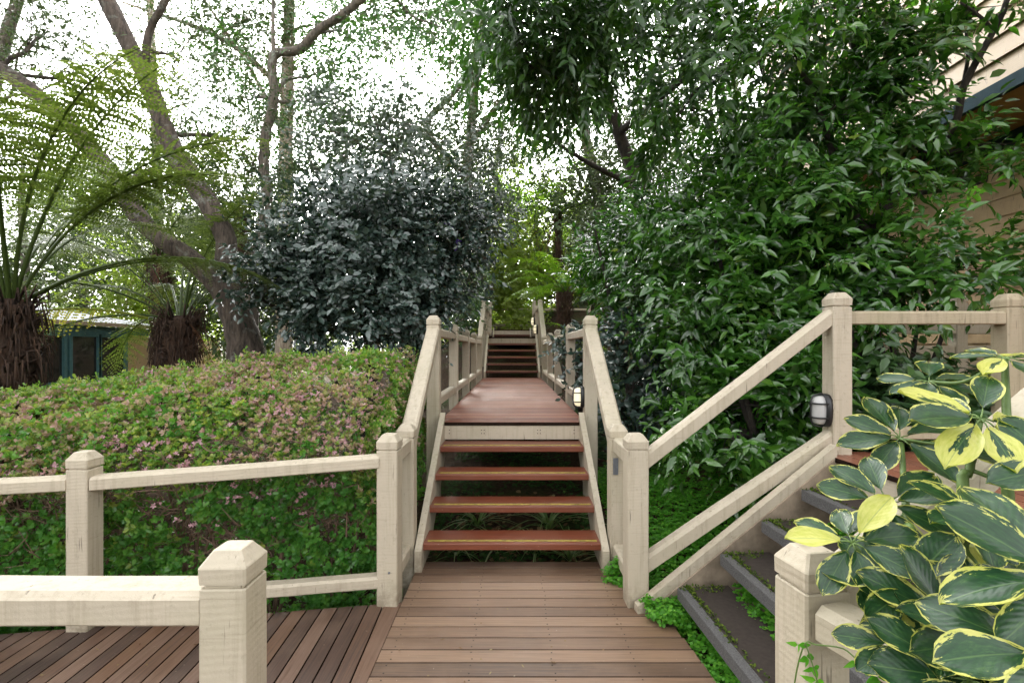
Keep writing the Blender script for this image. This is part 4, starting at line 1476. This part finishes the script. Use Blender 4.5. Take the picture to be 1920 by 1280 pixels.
ob = gpt(*at(1235, 655, 8.5).xy)
tree('overhanging_tree', 'tall tree hanging dark drooping leaves across the sky above the stairs', 'tree',
     [ob, at(1232, 480, 8.5), at(1200, 350, 8.4), at(1160, 250, 8.2), at(1130, 140, 7.6), at(1150, 10, 6.8), at(1200, -150, 6.0)], [.14, .125, .11, .10, .085, .07, .05],
     [px(1190, 60, 5.6, 150, 80, 1.0, 380), px(1060, 70, 5.4, 130, 60, .9, 330), px(1290, 200, 5.4, 90, 80, .9, 190), px(960, 30, 5.2, 100, 45, .7, 190), px(1060, 160, 5.6, 90, 50, .8, 150), px(1420, 30, 5.0, 120, 55, .9, 210), px(1230, 250, 5.6, 40, 35, .5, 40),
      px(1100, -60, 4.8, 240, 60, .9, 260), px(1000, 130, 5.4, 70, 50, .6, 70), px(1400, 280, 5.4, 80, 50, .7, 110), px(1480, 200, 5.2, 70, 60, .7, 100)],
     (7, .30, .13, .045, .62, 'lance', L_OVER), BARKD, 82, None, 14, 9,
     [([at(1200, 350, 8.4), at(1130, 320, 8.0), at(1070, 285, 7.8), at(1000, 240, 7.6)], [.05, .04, .03, .015]),
      ([at(1130, 140, 7.6), at(1080, 100, 6.8), at(1010, 60, 6.0), at(930, 20, 5.3)], [.05, .04, .03, .018]),
      ([at(1160, 250, 8.2), at(1230, 190, 7.2), at(1310, 130, 6.4), at(1400, 80, 5.6)], [.06, .045, .035, .02])], None, .012, -.05)

# left canopy: fine twigs across the upper left sky
ob = gpt(*at(-60, 655, 9.5).xy)
tree('feathery_tree', 'feathery tree drooping fine foliage into the sky above the large tree fern', 'tree',
     [ob, at(-50, 400, 9.5), at(-20, 200, 9.2), at(20, 40, 8.8), at(80, -120, 8.2)], [.16, .13, .11, .09, .06],
     [px(70, 60, 8.0, 110, 80, 1.0, 300), px(150, 130, 8.2, 60, 60, .7, 80), px(0, 190, 8.6, 90, 80, .9, 170), px(60, -60, 7.4, 200, 60, 1.0, 240)],
     (8, .34, .075, .026, .45, 'far', L_BACK), BARKG, 83, None, 8, 8, (), None, .012)

# ------------------------------------------------------------------ flowering hedge
g = np.random.default_rng(5)


def hedge_top(x, y):
    """Height of the clipped top: rises towards the stairs and the back, rounds off at the edges."""
    zc = np.interp(x, [-4.6, -3.4, -2.4, -1.6, -1.0, -.85], [1.0, 1.16, 1.30, 1.38, 1.38, 1.08])
    f = np.interp(y, [3.05, 3.2, 3.35, 3.6, 4.0, 4.5, 5.0], [-.70, -.46, -.30, -.155, -.02, .06, .05])
    return zc + f + .055 * np.sin(x * 4.1 + y * 3) * np.sin(y * 4.3 - x * 2) + .03 * np.sin(x * 13 + y * 11) * np.sin(y * 9 - x * 5)


def rosettes(P, Nrm, k, L, W, rnd, kind='round', tilt=.85):
    n = len(P)
    U = unit(np.cross(Nrm, g.normal(0, 1, (n, 3))))
    Vv = np.cross(Nrm, U)
    out = []
    for j in range(k):
        a = 2 * PI * (j + g.uniform(-.3, .3, n)) / k
        rad = U * np.cos(a)[:, None] + Vv * np.sin(a)[:, None]
        tl = tilt * g.uniform(.5, 1.3, n)[:, None]
        A = rad * np.sin(tl) + Nrm * np.cos(tl)
        NN = Nrm * np.sin(tl) - rad * np.cos(tl) + g.normal(0, .2, (n, 3))
        ln = L * g.uniform(.65, 1.25, n)
        out.append(leaves(P, A, NN, ln, ln * W / L, np.clip(rnd + g.uniform(-.18, .18, n), 0, 1), kind))
    return join(out)


hd = thing('flowering_hedge', 'clipped azalea hedge with small green leaves and faded pink blossom behind the cream fence', 'hedge', (-2.6, 3.9, -.2))


def front_y(x, z):
    base = 3.20 + (x + .8) * .155
    return base + .05 * np.sin(x * 5.3 + z * 4) + .05 * np.sin(x * 2.1 - z * 6) + np.interp(z, [-.2, .3, .65, .85, 1.0, 1.15, 1.3], [.10, .04, .0, .05, .14, .30, .55])


def hole(x, z):
    """Thin places where the twigs show."""
    return np.sin(x * 3.3 + 1.2 * np.sin(z * 5)) * np.sin(z * 6.2 + x * 1.7) + .5 * np.sin(x * 9.1 + z * 7.7)


parts, partsT, pk = [], [], []
# front face
n = 13000
x = g.uniform(-4.9, -.84, n)
z = g.uniform(-.25, 1.25, n)
dep = np.abs(g.normal(0, .05, n)) + .085 * np.sin(x * 15 + z * 5) * np.sin(z * 17 - x * 4)
keep = (hole(x, z) + g.uniform(-.5, .5, n) > np.interp(z, [.0, .4, .62, .75, .92, 1.1], [-.45, -.30, .15, .30, .15, -.4])) & (z < hedge_top(x, 3.6) + .05)
x, z, dep = x[keep], z[keep], dep[keep]
P = np.stack([x, front_y(x, z) + dep, z], 1)
N = unit(np.stack([g.normal(0, .5, len(x)), -1 + g.normal(0, .3, len(x)), .55 + g.normal(0, .45, len(x))], 1))
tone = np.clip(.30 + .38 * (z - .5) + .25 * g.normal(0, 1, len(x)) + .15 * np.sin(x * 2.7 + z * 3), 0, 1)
hi = (z > .78) & (g.uniform(0, 1, len(x)) < np.interp(z, [.45, .7, .95, 1.2], [.03, .22, .5, .7]))
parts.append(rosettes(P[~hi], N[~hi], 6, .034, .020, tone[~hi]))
partsT.append(rosettes(P[hi], N[hi], 6, .029, .016, g.uniform(0, 1, hi.sum())))
# inner leaves
n = 4200
x = g.uniform(-4.9, -.88, n)
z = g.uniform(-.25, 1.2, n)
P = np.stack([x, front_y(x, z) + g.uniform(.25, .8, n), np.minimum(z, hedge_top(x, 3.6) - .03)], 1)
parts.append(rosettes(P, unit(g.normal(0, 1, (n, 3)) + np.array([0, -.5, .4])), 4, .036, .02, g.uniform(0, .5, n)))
# right end beside the stairs
n = 2400
y_ = g.uniform(3.25, 5.1, n)
z = g.uniform(-.2, 1.45, n)
P = np.stack([-.89 - np.abs(g.normal(0, .05, n)) + .05 * np.sin(y_ * 13 + z * 9) * np.sin(z * 11), y_, np.minimum(z, hedge_top(np.full(n, -.95), y_))], 1)
parts.append(rosettes(P, unit(np.stack([np.full(n, 1.0), g.normal(-.5, .5, n), g.normal(.4, .5, n)], 1)), 6, .032, .018, np.clip(.25 + .45 * z / 1.4 + .2 * g.normal(0, 1, n), 0, 1)))
k_ = (z > .6) & (g.uniform(0, 1, n) < .4)
partsT.append(rosettes(P[k_] + np.array([.02, 0, 0]), unit(np.stack([np.full(k_.sum(), .7), np.full(k_.sum(), -.6), np.full(k_.sum(), .6)], 1)), 6, .03, .016, g.uniform(0, 1, k_.sum())))
# top
n = 12500
x = g.uniform(-5.2, -.86, n)
y_ = 3.12 + 1.95 * g.uniform(0, 1, n) ** 1.25 + (x + .8) * .12
P = np.stack([x, y_, hedge_top(x, y_ - (x + .8) * .12) + g.normal(0, .018, n) + .035 * np.sin(x * 21 + y_ * 6) * np.sin(y_ * 17 - x * 5)], 1)
N = unit(np.stack([g.normal(0, .35, n), g.normal(-.25, .35, n), np.full(n, 1.0)], 1))
pinky = np.sin(x * 2.3 + y_ * 3.1) + .7 * np.sin(x * 5.9 - y_ * 4.7) + g.normal(0, .6, n)
hi = pinky > -.15
partsT.append(rosettes(P[hi], N[hi], 6, .029, .015, np.clip(.45 + .3 * g.normal(0, 1, hi.sum()), 0, 1)))
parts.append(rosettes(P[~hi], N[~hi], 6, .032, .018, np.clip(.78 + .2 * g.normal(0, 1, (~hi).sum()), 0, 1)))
# fresh shoots along the top edge
n = 260
x = g.uniform(-4.6, -.9, n)
y_ = g.uniform(3.5, 5.0, n)
P = np.stack([x, y_, hedge_top(x, y_ - (x + .8) * .12) + .01], 1)
parts.append(sprays(g, P, np.stack([g.normal(0, .3, n), g.normal(0, .3, n), np.full(n, 1.0)], 1), 7, .085, .036, .016, .1, 'round', .6, np.full(n, 1.0)))
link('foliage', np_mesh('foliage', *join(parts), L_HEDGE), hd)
link('leaf_tips', np_mesh('leaf_tips', *join(partsT), L_HTOP), hd)
# blossom clusters
fl = []
n = 240
x = g.uniform(-4.7, -.9, n)
z = .35 + .88 * g.uniform(0, 1, n) ** .45
P = np.stack([x, front_y(x, z) - .012, np.minimum(z, hedge_top(x, 3.3))], 1)
n2 = 620
x2 = g.uniform(-4.9, -.9, n2)
y2 = 3.15 + 1.7 * g.uniform(0, 1, n2) + (x2 + .8) * .12
P = np.concatenate([P, np.stack([x2, y2, hedge_top(x2, y2 - (x2 + .8) * .12) + .018], 1)])
for j in range(3):
    Q_ = P + g.normal(0, .014, P.shape)
    fl.append(rosettes(Q_, unit(np.tile(np.array([0, -.8, .7]), (len(P), 1)) + g.normal(0, .4, P.shape)), 5, .018, .010, g.uniform(0, 1, len(P)), 'round', 1.1))
link('blossom', np_mesh('blossom', *join(fl), L_PINK), hd)
# brown twigs
m_ = MB()
rn_ = random.Random(9)
for k in range(520):
    xx = rn_.uniform(-4.7, -.92)
    zz = rn_.uniform(.25, .85)
    yy = float(front_y(xx, zz)) + rn_.uniform(.03, .25)
    a = Vector((xx, yy, zz))
    for s in range(2):
        d = Vector((rn_.uniform(-.26, .26), rn_.uniform(-.16, .1), rn_.uniform(-.02, .24)))
        b = a + d
        b.x = min(b.x, -.96)
        b.z = min(b.z, float(hedge_top(b.x, 3.3)) - .03)
        mid = a.lerp(b, .5) + Vector((rn_.uniform(-.07, .07), rn_.uniform(-.04, .04), rn_.uniform(-.06, .05)))
        m_.tube([a, mid, b], [rn_.uniform(.002, .005), .0025, .0012], 4, 0, 2)
        a = mid
for k in range(14):
    xx = -4.5 + k * .27 + rn_.uniform(-.1, .1)
    a = Vector((xx, float(front_y(xx, 0)) + rn_.uniform(.1, .3), -.3))
    for s in range(4):
        b = a + Vector((rn_.uniform(-.35, .35), rn_.uniform(-.12, .12), rn_.uniform(.7, 1.2)))
        b.x = min(b.x, -1.0)
        m_.tube([a, a.lerp(b, .4) + Vector((rn_.uniform(-.05, .05), 0, .05)), b], [.014, .010, .004], 5, .1, 3)
m_.build('branches', TWIG, hd, True)

# ------------------------------------------------------------------ low ground cover
def cover(name, label, pts_fn, n, L, mat_, seed, trefoil=True):
    g_ = np.random.default_rng(seed)
    P, up = pts_fn(g_, n)
    m = len(P)
    out = []
    for j in range(3 if trefoil else 1):
        a = 2 * PI * j / 3 + g_.uniform(0, 6, m)
        if j == 0:
            a0 = a
        a = a0 + 2 * PI * j / 3
        A = np.stack([np.cos(a), np.sin(a), g_.normal(.05, .2, m)], 1)
        N = up + g_.normal(0, .22, (m, 3))
        ln = L * g_.uniform(.6, 1.2, m)
        out.append(leaves(P, A, N, ln, ln * .95, np.clip(g_.normal(.45, .25, m), 0, 1), 'round'))
    V, T, Q, rn = join(out)
    return tag(link(name, np_mesh(name, V, T, Q, rn, mat_)), label, None, None, 'stuff')


def scatter(x0, x1, y0, y1, h=.06, thr=-.2, lift=None):
    def fn(g_, n):
        x, y = g_.uniform(x0, x1, n), g_.uniform(y0, y1, n)
        k = np.sin(x * 4.1 + y * 2.3) + np.sin(y * 5.2 - x * 3.3) * .8 + g_.normal(0, .5, n) > thr
        x, y = x[k], y[k]
        z = gz(x, y) + h * g_.uniform(.1, 1.3, len(x)) + .03 * np.sin(x * 9) * np.sin(y * 8)
        if lift is not None:
            z = lift(x) + h * g_.uniform(-.6, 1, len(x))
        return np.stack([x, y, z], 1), np.tile(np.array([-.15, -.35, 1.0]), (len(x), 1))
    return fn


cover('clover_patch', 'bright green clover covering the bank beside the corner railing', scatter(.84, 2.3, 3.12, 5.3, .08, -1.2), 17000, .022, L_CLOV, 3)
cover('clover_patch', 'clover growing under the open stone treads', scatter(.93, 2.0, 1.40, 2.86, .05, -1.6, lambda x: (x - .98) * .64 - .02), 9000, .022, L_CLOV, 4)
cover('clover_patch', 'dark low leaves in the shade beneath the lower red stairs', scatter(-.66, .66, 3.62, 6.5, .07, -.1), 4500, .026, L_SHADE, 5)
cover('clover_patch', 'clover filling the strip between the side deck and the hedge', scatter(-4.2, -.8, 2.6, 3.5, .10, -1.0), 9000, .022, L_CLOV, 6)
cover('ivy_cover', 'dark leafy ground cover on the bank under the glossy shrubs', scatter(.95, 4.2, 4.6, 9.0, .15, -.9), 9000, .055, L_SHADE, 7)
cover('leaf_litter', 'brown fallen leaves lying on the soil beneath the stairs', scatter(-.66, .66, 3.62, 4.9, .015, -1.5), 700, .05, L_LITTER, 8, False)
cover('leaf_litter', 'fallen leaves scattered over the shaded bank', scatter(.9, 4.5, 3.3, 8.0, .03, -1.5), 3000, .05, L_LITTER, 9, False)


def clump(c, r, n, L, mat_, label, name, seed, cat='plant', group=None, squash=.7):
    g_ = np.random.default_rng(seed)
    d = unit(g_.normal(0, 1, (n, 3)))
    d[:, 2] = np.abs(d[:, 2])
    P = np.array(c) + d * np.array([r, r, r * squash]) * (g_.uniform(.5, 1.05, n))[:, None]
    out = []
    a0 = g_.uniform(0, 6, n)
    for j in range(3):
        a = a0 + 2 * PI * j / 3
        A = np.stack([np.cos(a), np.sin(a), g_.normal(.05, .2, n)], 1)
        out.append(leaves(P, A, d + np.array([0, -.2, .7]) + g_.normal(0, .2, (n, 3)), L * g_.uniform(.6, 1.2, n), L * g_.uniform(.6, 1.1, n), np.clip(g_.normal(.5, .25, n), 0, 1), 'round'))
    V, T, Q, rn = join(out)
    return tag(link(name, np_mesh(name, V, T, Q, rn, mat_)), label, cat, group)


clump((.90, 2.86, .02), .13, 420, .024, L_CLOV, 'leafy clover tuft at the foot of the stone side stairs', 'clover_tuft', 31)
clump((.70, 3.36, -.03), .10, 260, .022, L_CLOV, 'leafy clover tuft creeping over the boardwalk edge below the corner railing', 'clover_tuft', 32, squash=1.8)
clump((.78, 2.93, .05), .035, 40, .02, L_CLOV, 'tiny green sprig at the base of the corner post by the stone stairs', 'clover_tuft', 33, squash=1.6)

# moss on the stone treads
g = np.random.default_rng(15)
out = []
for i in range(4):
    z = RISE * (i + 1)
    cx, cy = .945 + .262 * i, 2.88 + .048 * i
    n = 420 if i < 3 else 160
    t = g.uniform(0, 1, n) ** 2.2
    u_ = np.where(g.uniform(0, 1, n) < .72, g.normal(.053, .008, n), g.uniform(.0, .25, n))
    t = np.where(np.abs(u_ - .053) < .03, t * 1.0, t * .06)
    P = np.stack([cx + u_ + .045 * t * 1.46, cy - 1.46 * t - .005 + .035 * u_ / .3, np.full(n, z + .004)], 1)
    A = g.normal(0, 1, (n, 3))
    A[:, 2] = np.abs(A[:, 2]) * .8
    out.append(leaves(P, A, np.tile(np.array([0, 0, 1.0]), (n, 1)) + g.normal(0, .4, (n, 3)), g.uniform(.010, .022, n), g.uniform(.008, .014, n), g.uniform(0, 1, n), 'far'))
V, T, Q, rn = join(out)
tag(link('moss', np_mesh('moss', V, T, Q, rn, L_MOSS)), 'yellow green moss along the edges of the stone treads', None, None, 'stuff')


# strap-leaved grass under the red stairs
def tuft_mesh(seed):
    g_ = np.random.default_rng(seed)
    V, Q, rn = [], [], []
    for k in range(26):
        a = g_.uniform(0, 2 * PI)
        L = g_.uniform(.20, .40)
        el = g_.uniform(.7, 1.35)
        d = np.array([math.cos(a), math.sin(a), 0])
        s = np.array([-d[1], d[0], 0])
        b = len(V)
        for j in range(6):
            t = j / 5
            q = d * (L * math.cos(el) * t + L * .35 * t * t) + np.array([0, 0, L * math.sin(el) * t - L * .62 * t * t])
            w_ = .007 * (1 - t ** 2) + .0006
            V += [q - s * w_, q + s * w_]
        for j in range(5):
            Q.append((b + 2 * j, b + 2 * j + 1, b + 2 * j + 3, b + 2 * j + 2))
        rn += [g_.uniform()] * 12
    return np_mesh('strap_grass', np.array(V), np.zeros((0, 3), int), np.array(Q), np.array(rn), L_GRASS)


tm = [tuft_mesh(k) for k in range(3)]
tl = ['strap leaved grass tuft in the lowest tread gap, closest to the hedge side stringer', 'strap leaved grass tuft just left of centre below the second red tread',
      'strap leaved grass tuft right of centre below the second red tread', 'strap leaved grass tuft in the lowest tread gap, closest to the leafy bank',
      'strap leaved grass tuft behind the third red tread, hedge side', 'tallest strap leaved grass tuft, behind the third red tread on the bank side', 'strap leaved grass tuft beside the stair stringer on the clover bank',
      'grass tuft beside the hedge end and the lower stairs']
for k, (x, y_, sc) in enumerate(((-.44, 4.02, 1.25), (-.12, 4.08, 1.3), (.20, 4.04, 1.35), (.46, 4.0, 1.25), (-.30, 4.42, 1.3), (.32, 4.38, 1.6), (.86, 3.95, 1.1), (-.80, 3.75, 1.1))):
    o = bpy.data.objects.new('grass_tuft', tm[k % 3])
    COL.objects.link(o)
    o.location = gpt(x, y_, -.02)
    o.rotation_euler = (0, 0, k * 1.3)
    o.scale = (sc, sc, sc)
    tag(o, tl[k], 'grass tuft', 'grass tufts around the lower stairs')

# ------------------------------------------------------------------ variegated plant in the near right corner
vp = thing('variegated_plant', 'large umbrella plant with dark green and yellow edged leaves in front of the near railing', 'plant', (1.12, 1.0, -.1))


def leaflet(L, W, curl, rv):
    """One obovate leaflet with a pointed tip: 7 across, 9 along, and its uv."""
    NU, NV = 7, 10
    V, U = [], []
    for j in range(NV):
        t = j / (NV - 1)
        hw = W * .5 * max(0.0, math.sin(PI * min(1, t ** 1.28 * .97 + .01))) ** .62 * (1.0 if t < .999 else .5)
        if j == 0:
            hw = W * .03
        for i in range(NU):
            s = i / (NU - 1) * 2 - 1
            z = .16 * W * (1 - math.cos(s * 1.25)) * 1.1 + .03 * W * math.sin(t * 11 + s * 2.2 + rv * 9) * abs(s)
            V.append((t * L, s * hw, z - curl * L * t * t))
            U.append((s * .5 + .5, t))
    Q = [(j * NU + i, j * NU + i + 1, (j + 1) * NU + i + 1, (j + 1) * NU + i) for j in range(NV - 1) for i in range(NU - 1)]
    return np.array(V), np.array(U), np.array(Q)


ROS = [  # u, v, Y, leaf length, leaflets, tilt of the whole (x, y), yellowness
    (1686, 822, 1.45, .130, 8, (-.15, -.7), .45), (1838, 786, 1.22, .150, 9, (.0, -.65), .62), (1742, 716, 1.50, .105, 7, (-.3, -.5), .40), (1884, 672, 1.35, .090, 7, (0, -.3), .80),
    (1662, 944, 1.28, .128, 9, (-.3, -.75), .38), (1598, 1018, 1.16, .105, 8, (-.35, -.6), .30), (1702, 1098, 1.08, .118, 8, (-.35, -.75), .45), (1826, 968, 1.15, .095, 8, (.1, -.75), .60),
    (1990, 1085, .86, .172, 8, (-.25, -.80), .36), (1955, 1225, .82, .160, 8, (-.3, -.85), .34),
    (1812, 1275, .94, .130, 9, (-.3, -.75), .46), (1870, 1110, 1.04, .105, 8, (-.1, -.8), .50), (1780, 1165, 1.02, .12, 8, (-.2, -.8), .35),
    (1690, 1210, 1.02, .095, 7, (-.4, -.7), .30), (1850, 1200, .98, .115, 8, (0, -.8), .42),
    (1990, 880, 1.1, .115, 8, (-.2, -.7), .42)]
g = np.random.default_rng(21)
stem = MB()
main = [((1.17, 1.10, -.2), at(1815, 1010, 1.2), at(1818, 880, 1.22), at(1838, 786, 1.22)), ((1.05, .95, -.2), at(1735, 1120, 1.15), at(1700, 960, 1.3), at(1690, 830, 1.45)), ((1.2, .8, -.2), at(1930, 1260, .9), at(1978, 1110, .87), at(1990, 1085, .86)),
        ((1.25, 1.15, -.2), at(1895, 1000, 1.25), at(1888, 800, 1.3), at(1884, 672, 1.35))]
for mpts in main:
    stem.tube(mpts, [.016, .013, .010, .007], 8, .08, 5)
mp_all = [Vector(q) for mpts in main for q in mpts[1:]]
nleaf = 0
for ri, (u, v, Yd, L, k, tilt, yel) in enumerate(ROS):
    L *= .92 if L > .14 else 1.08
    c = at(u, v, Yd)
    a = min(mp_all, key=lambda q: (q - c).length + (.3 if (q - c).length < .03 else 0))
    if (a - c).length > .02:
        stem.tube([a, a.lerp(c, .5) + Vector((0, 0, -.03)), c], [.006, .005, .0042], 6, 0, 4)
    ax = Vector((tilt[0], tilt[1], 1.0)).normalized()
    U_ = ax.orthogonal().normalized()
    W_ = ax.cross(U_)
    ph = g.uniform(0, 6)
    pet = MB()
    VV, UU, QQ, RR, b = [], [], [], [], 0
    for j in range(k):
        an = ph + 2 * PI * j / k + g.normal(0, .12)
        rad = U_ * math.cos(an) + W_ * math.sin(an)
        el = g.normal(.05, .16)
        d = (rad * math.cos(el) + ax * math.sin(el)).normalized()
        sd_ = ax.cross(d).normalized()
        nn = d.cross(sd_)
        roll = g.normal(0, .22)
        sd2 = sd_ * math.cos(roll) + nn * math.sin(roll)
        nn = d.cross(sd2)
        pl = L * g.uniform(.16, .30)
        p0 = c + d * pl
        pet.tube([c, c + d * pl * .5 + ax * .004, p0], [.0024, .0019, .0016], 5, 0, 2)
        ll = L * g.uniform(.78, 1.12)
        rv = float(g.uniform(.72, .97) if g.uniform() < yel * .48 - .06 else g.uniform(.0, .42))
        Vl, Ul, Ql = leaflet(ll, ll * g.uniform(.52, .60), g.uniform(.06, .30), rv)
        Wd = np.array(p0) + Vl[:, :1] * np.array(d) + Vl[:, 1:2] * np.array(sd2) + Vl[:, 2:3] * np.array(nn)
        VV.append(Wd); UU.append(Ul); QQ.append(Ql + b); RR.append(np.full(len(Vl), rv))
        b += len(Vl)
    me = np_mesh('leaf_cluster', np.concatenate(VV), np.zeros((0, 3), int), np.concatenate(QQ), np.concatenate(RR), L_VAR, np.concatenate(UU))
    lc = link('leaf_cluster', me, vp)
    pet.build('petioles', STEMG, lc, True)
stem.build('stems', STEMG, vp, True)

# a little creeper at the foot of the near post
cv = thing('creeper_vine', 'thin green creeper with small pointed leaves climbing the nearest right post', 'vine', at(1490, 1300, 1.15))
m_ = MB()
v1 = [at(1487, 1300, 1.16), at(1495, 1250, 1.15), at(1510, 1205, 1.14), at(1530, 1208, 1.13), at(1580, 1215, 1.10), at(1612, 1240, 1.06), at(1650, 1262, 1.03)]
m_.tube(v1, [.0018] * 7, 5, 0, 4)
v2 = [at(1510, 1205, 1.14), at(1522, 1240, 1.13), at(1535, 1285, 1.12)]
m_.tube(v2, [.0015] * 3, 5, 0, 4)
m_.build('stem', STEMG, cv)
g = np.random.default_rng(4)
P = np.array([at(1496, 1208, 1.14), at(1512, 1230, 1.135), at(1525, 1250, 1.13), at(1530, 1275, 1.125), at(1608, 1238, 1.06), at(1632, 1240, 1.05), at(1645, 1268, 1.03)])
out = []
for j in range(3):
    A = np.tile(np.array([(-.9, 0, -.2), (.0, -.2, -1.0), (.9, 0, -.25)][j]), (len(P), 1)) + g.normal(0, .25, (len(P), 3))
    out.append(leaves(P, A, np.tile(np.array([0, -1.0, .4]), (len(P), 1)) + g.normal(0, .3, (len(P), 3)), g.uniform(.022, .034, len(P)), g.uniform(.011, .015, len(P)), g.uniform(.2, .8, len(P)), 'lance'))
link('leaves', np_mesh('leaves', *join(out), L_CLOV), cv)

# a few fallen leaves on the boards
g = np.random.default_rng(8)
P = np.array([(.83, 2.88, .004), (.55, 2.9, .004), (-.35, 3.3, .004), (.2, 2.6, .004), (-1.45, 2.6, .002), (-1.9, 2.45, .002), (-1.2, 2.75, .002), (.3, 5.6, Z1 + .004), (-.3, 6.8, Z1 + .004), (.1, 7.8, Z1 + .004), (.45, 6.1, Z1 + .004)])
P = np.concatenate([P, np.stack([g.uniform(-.6, .75, 26), g.uniform(1.9, 3.4, 26), np.full(26, .004)], 1), np.stack([g.uniform(-2.6, -.8, 22), g.uniform(1.9, 2.65, 22), np.full(22, .002)], 1), np.stack([g.uniform(-.6, .6, 34), g.uniform(4.8, 11, 34), np.full(34, Z1 + .004)], 1)])
A = g.normal(0, 1, P.shape)
A[:, 2] = 0
V, T, Q, rn = leaves(P, A, np.tile(np.array([0, 0, 1.0]), (len(P), 1)), g.uniform(.010, .036, len(P)), g.uniform(.005, .013, len(P)), g.uniform(0, 1, len(P)), 'lance')
V[:, 2] = np.repeat(P[:, 2], 8) + np.abs(V[:, 2] - np.repeat(P[:, 2], 8)) + .001
tag(link('fallen_leaves', np_mesh('fallen_leaves', V, T, Q, rn, L_LITTER)), 'a few small dry leaves fallen on the deck boards', None, None, 'stuff')
